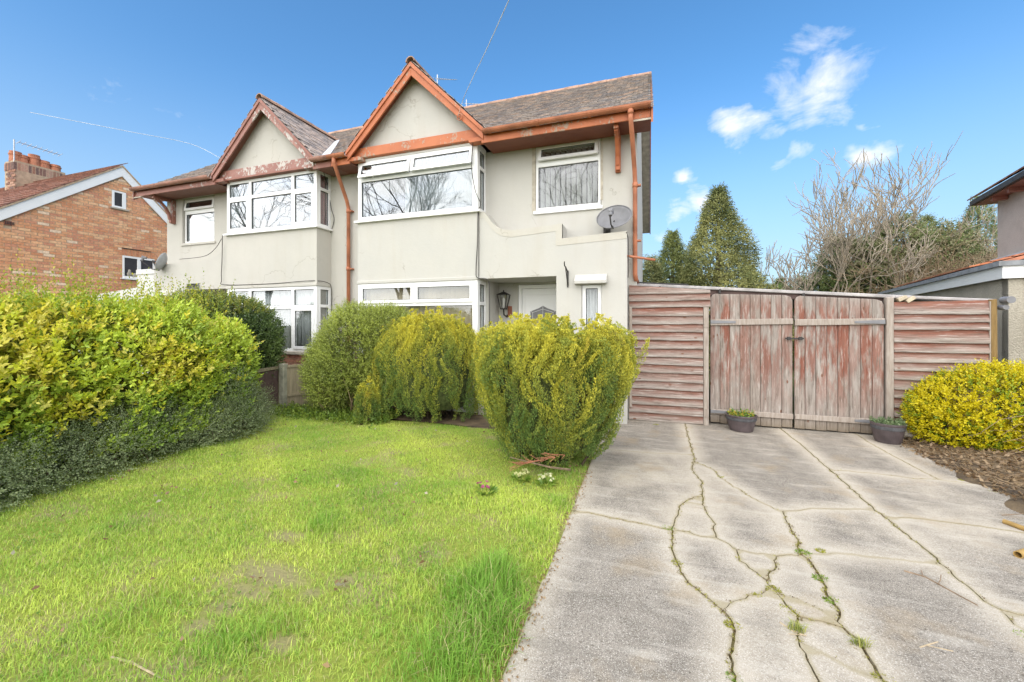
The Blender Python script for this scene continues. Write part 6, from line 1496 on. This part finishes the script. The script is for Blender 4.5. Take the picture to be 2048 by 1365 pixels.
# ------------------------------------------------------------------ small things on the ground
def plant_pot(c, r, h, label):
    T = thing('plant_pot', c, label, 'plant pot', 'half barrel plant pots by the gates')
    c = Vector(c)
    MB().lathe([(.001, 0), (r * .70, 0), (r * .74, .01), (r * .86, h * .42), (r * .93, h * .68), (r * .955, h * .70), (r * .965, h * .86), (r * .98, h * .88), (r, h * .93), (r, h), (r * .93, h), (r * .90, h * .85), (r * .001, h * .84)], c, 32).build('body', 'pot', T, smooth=False, bevel=.003)
    MB().lathe([(r * .935, h * .695), (r * .962, h * .69), (r * .972, h * .73), (r * .975, h * .84), (r * .97, h * .865), (r * .94, h * .87)], c, 32).build('hoop', 'rubber', T)
    MB().lathe([(.001, h * .875), (r * .5, h * .89), (r * .9, h * .862), (r * .9, h * .85)], c, 20).build('soil', 'soil', T)
p1, p2 = Vector((6.79, -.175, 0)), Vector((8.41, -.215, 0))
plant_pot((p1.x, p1.y, 0), .195, .225, 'half barrel pot with yellow and green plants before the left gate')
plant_pot((p2.x, p2.y, 0), .172, .25, 'larger half barrel pot with grey green plants beside the gate post')
def pot_plant(c, r, z, cols, label, k=6, n=120, sz=.035):
    T = thing('potted_plant', (c.x, c.y, z), label, 'plant', 'plants in the pots'); a = rng.uniform(0, 6.283, n); q = np.sqrt(rng.random(n)) * r
    P = np.c_[c.x + np.cos(a) * q, c.y + np.sin(a) * q, np.full(n, z)]; D = np.c_[np.cos(a) * .6 * q / r, np.sin(a) * .6 * q / r, np.ones(n)] + rng.normal(0, .2, (n, 3))
    V, F, C = shoots(P, D, k, .075, sz, .6, 1., cols(n)); obj_np('foliage', V, F, C, 'leaf', T)
pot_plant(p1, .15, .196, lambda n: np.where(rng.random((n, 1)) < .35, blend((.40, .26, .02), (.50, .40, .04), rng.random(n)), blend((.09, .20, .03), (.22, .34, .05), rng.random(n))), 'bedding plants with a few yellow flowers in the smaller pot', 5, 70)
pot_plant(p2, .14, .217, lambda n: blend((.10, .17, .07), (.24, .30, .15), rng.random(n)), 'grey green trailing plant filling the larger pot', 7, 150, .03)
st = onZ(1832, 880); mb = MB(); rr = random.Random(4); ico = []
bm = bmesh.new(); bmesh.ops.create_icosphere(bm, subdivisions=2, radius=1)
for v in bm.verts: v.co = Vector((v.co.x * .13, v.co.y * .09, max(-.3, v.co.z) * .085)) * (1 + .22 * math.sin(v.co.x * 5 + 2) * math.cos(v.co.y * 4 + v.co.z * 5)) + Vector((st.x, st.y, .05))
me = bpy.data.meshes.new('rock'); bm.to_mesh(me); bm.free(); me.materials.append(M['stone']); put(bpy.data.objects.new('rock', me), None, 'pale angular rock on the soil right of the larger pot', 'rock')
tr = onZ(1893, 890, .03); mb = MB()
N1, N2 = 24, 8; vs = []
for i in range(N1):
    for j in range(N2): a, b = 6.283 * i / N1, 6.283 * j / N2; rr_ = .062 + .020 * math.cos(b); vs.append((tr.x + rr_ * math.cos(a), tr.y + rr_ * math.sin(a), .042 + .018 * math.sin(b)))
MB().add(vs, [(i * N2 + j, ((i + 1) % N1) * N2 + j, ((i + 1) % N1) * N2 + (j + 1) % N2, i * N2 + (j + 1) % N2) for i in range(N1) for j in range(N2)]).build('rubber_ring', 'rubber', None, smooth=True, label='small grey rubber ring lying at the edge of the yellow shrub', cat='ring')
def hollow(name, a, b, r, mt, label, group):
    a, b = Vector(a), Vector(b); d = (b - a).normalized(); u = d.orthogonal().normalized(); v = d.cross(u); n = 16; vs = []
    for rr_, p in ((r, a), (r, b), (r * .78, b), (r * .78, a)): vs += [p + (u * math.cos(6.283 * j / n) + v * math.sin(6.283 * j / n)) * rr_ for j in range(n)]
    fs = [(q * n + j, q * n + (j + 1) % n, ((q + 1) % 4) * n + (j + 1) % n, ((q + 1) % 4) * n + j) for q in range(4) for j in range(n)]
    o = MB().add(vs, fs).build(name, mt, None, label=label, cat='pipe', group=group)
a, b = onZ(2008, 1043, .02), onZ(2060, 1062, .02); hollow('drain_pipe', a, b + (b - a) * 4, .017, 'ochre_pipe', 'thin ochre pipe lying at the right edge, the farther one', 'ochre pipes on the driveway')
a, b = onZ(2036, 1110, .025), onZ(2075, 1098, .025); hollow('drain_pipe', a, b + (b - a) * 4, .022, 'ochre_pipe', 'short open ended ochre pipe at the right edge, the nearer one', 'ochre pipes on the driveway')
def twig(label, pts, r, mt='twig', side=()):
    T = MB(); P = [onZ(*p, .008) for p in pts]; T.tube(P, [r * (1 - .5 * i / len(P)) for i in range(len(P))], 5)
    for q in side: T.tube([onZ(*p, .012 + .01 * i) for i, p in enumerate(q)], r * .55, 4)
    T.build('fallen_twig', mt, None, label=label, cat='twig', group='twigs lying about')
twig('long thin brown twig on the widest driveway slab', [(1808, 1142), (1850, 1154), (1890, 1176), (1925, 1195), (1955, 1211)], .005, 'twig', [((1876, 1169), (1881, 1160), (1882, 1150)), ((1846, 1153), (1842, 1140))])
twig('pale forked twig on the slab at lower right', [(1840, 1295), (1852, 1291), (1876, 1284)], .0035, 'straw', [((1852, 1291), (1880, 1297), (1907, 1303))])
twig('straw stalk lying across the left fork crack', [(1560, 1245), (1585, 1262), (1612, 1272)], .003, 'straw', [((1577, 1268), (1613, 1271))])
twig('pale dead stick on the lawn at lower left', [(222, 1315), (262, 1325), (300, 1345), (330, 1362)], .005, 'straw')
twig('bent dry stick at the lawn edge near the bottom', [(930, 1300), (938, 1318), (975, 1318), (990, 1312)], .004, 'straw')
twig('dark stick on the lawn left of the large conifer', [(955, 867), (985, 876), (1000, 880)], .007, 'twig')
twig('thin fallen stem at the lawn foot of the hedge', [(425, 895), (445, 903), (462, 914)], .005, 'straw')
twig('thin dark twig at the right edge of the driveway', [(2004, 1031), (2030, 1029), (2050, 1028)], .004, 'twig')
T = thing('dead_branch', (4.2, -2.3, 0), 'orange brown dead branch lying at the left foot of the large conifer', 'branch')
segs = []
for k in range(34):
    f = rng.random(); b = np.array(onZ(1130 - 100 * f, 932 - 12 * f, .16)); b[2] = .10 + .16 * (1 - f); segs.append((b, b + np.array([-.10, -.02, .0]) + rng.normal(0, .03, 3), .0035, .002))
twigs('dry_sprays', segs, 'terracotta', T, 3)
MB().tube([onZ(1140, 940, .05), onZ(1100, 935, .12), onZ(1020, 915, .14)], [.012, .009, .004], 5).build('stem', 'twig', T)
def primrose(px, py, col, label, n=12):
    p = onZ(px, py); T = thing('primrose', (p.x, p.y, 0), label, 'flower', 'primroses in the lawn'); a = rng.uniform(0, 6.283, 26)
    P = np.c_[p.x + np.cos(a) * .03, p.y + np.sin(a) * .03, np.full(26, .01)]; D = np.c_[np.cos(a), np.sin(a), np.full(26, .55)]
    V, F, C = shoots(P, D, 2, .03, .085, .45, .3, blend((.13, .25, .03), (.28, .38, .06), rng.random(26))); obj_np('leaves', V, F, C, 'leaf', T)
    a = rng.uniform(0, 6.283, n); q = rng.uniform(.02, .085, n); P = np.c_[p.x + np.cos(a) * q, p.y + np.sin(a) * q, np.full(n, .07) + rng.uniform(0, .02, n)]; D = np.c_[np.cos(a) * .5, np.sin(a) * .5, np.ones(n)]
    V, F, C = shoots(P, D, 5, .003, .022, .9, 1.35, np.tile(np.array(col), (n, 1)), fold=.05, taper=0); obj_np('flowers', V, F, C, 'petal', T, kind='stuff')
primrose(1042, 962, (.62, .62, .30), 'pale yellow primrose clump, the left of the pair by the large conifer'); primrose(1092, 973, (.68, .68, .42), 'pale cream primrose clump, the right of the pair by the large conifer', 18); primrose(972, 990, (.50, .13, .25), 'small pink primrose alone in the lawn', 7)
# dead leaves on the lawn and litter on the bed
def flakes(name, P, size, C, label, mt='leaf', cat='leaves'):
    n = len(P); V, F, Cc = shoots(P, np.c_[rng.normal(0, 1, (n, 2)), np.full(n, .25)], 1, .01, size, .6, .5, C, fold=.4); obj_np(name, V, F, Cc, mt, None, kind='stuff', label=label, cat=cat)
n = 130; P = np.c_[rng.uniform(.4, 4.9, n), rng.uniform(-6, -1.4, n), np.full(n, .035)]; k = [onZ(*p, .035) for p in ((330, 975), (322, 990), (505, 1160), (672, 1170), (700, 1165), (850, 1105), (1015, 1110), (985, 1165), (150, 955), (230, 960))]
P = np.concatenate([P, np.array([q[:] for q in k for _ in range(4)]) + rng.normal(0, .02, (40, 3)) * np.array([1, 1, .2])]); n = len(P)
flakes('lawn_leaves', P, .045, np.where(rng.random((n, 1)) < .6, blend((.22, .12, .06), (.36, .24, .13), rng.random(n)), blend((.42, .38, .30), (.38, .32, .22), rng.random(n))), 'scattered dead brown and pale leaves on the lawn')
n = 5200; x = 8.45 + np.abs(rng.normal(0, 1.0, n)); y = rng.uniform(-4.5, .0, n); ok = (x > bedx(y) - .12 * rng.random(n)) & (x < 12); x, y = x[ok], y[ok]; P = np.c_[x, y, np.maximum(bed_z(x, y), .003) + .008]; n = len(P)
flakes('leaf_litter', P, .050, blend((.17, .10, .05), (.40, .29, .17), rng.random(n)), 'brown leaf litter and chips on the soil bed at the right', cat='leaf litter')
n = 1500; x = 8.5 + np.abs(rng.normal(0, 1.0, n)); y = rng.uniform(-4.2, .0, n); ok = x > bedx(y); x, y = x[ok], y[ok]; a = rng.uniform(0, 6.283, len(x)); l = rng.uniform(.05, .16, len(x)); z = bed_z(x, y) + .012
segs = [((x[i], y[i], z[i]), (x[i] + math.cos(a[i]) * l[i], y[i] + math.sin(a[i]) * l[i], z[i] + rng.uniform(-.004, .02)), .0028, .0018) for i in range(len(x))]
twigs('twig_litter', segs, 'dry', None, 3, kind='stuff', label='short dry twigs strewn over the soil bed at the right', cat='twig litter')
n = 900; y = rng.uniform(-6.4, -2.4, n); x = 4.985 + rng.normal(0, .03, n); P = np.c_[x, y, np.full(n, .008)]; flakes('edge_litter', P, .022, blend((.25, .15, .07), (.42, .31, .18), rng.random(n)), 'brown needles and chips along the lawn edge of the driveway', cat='leaf litter')
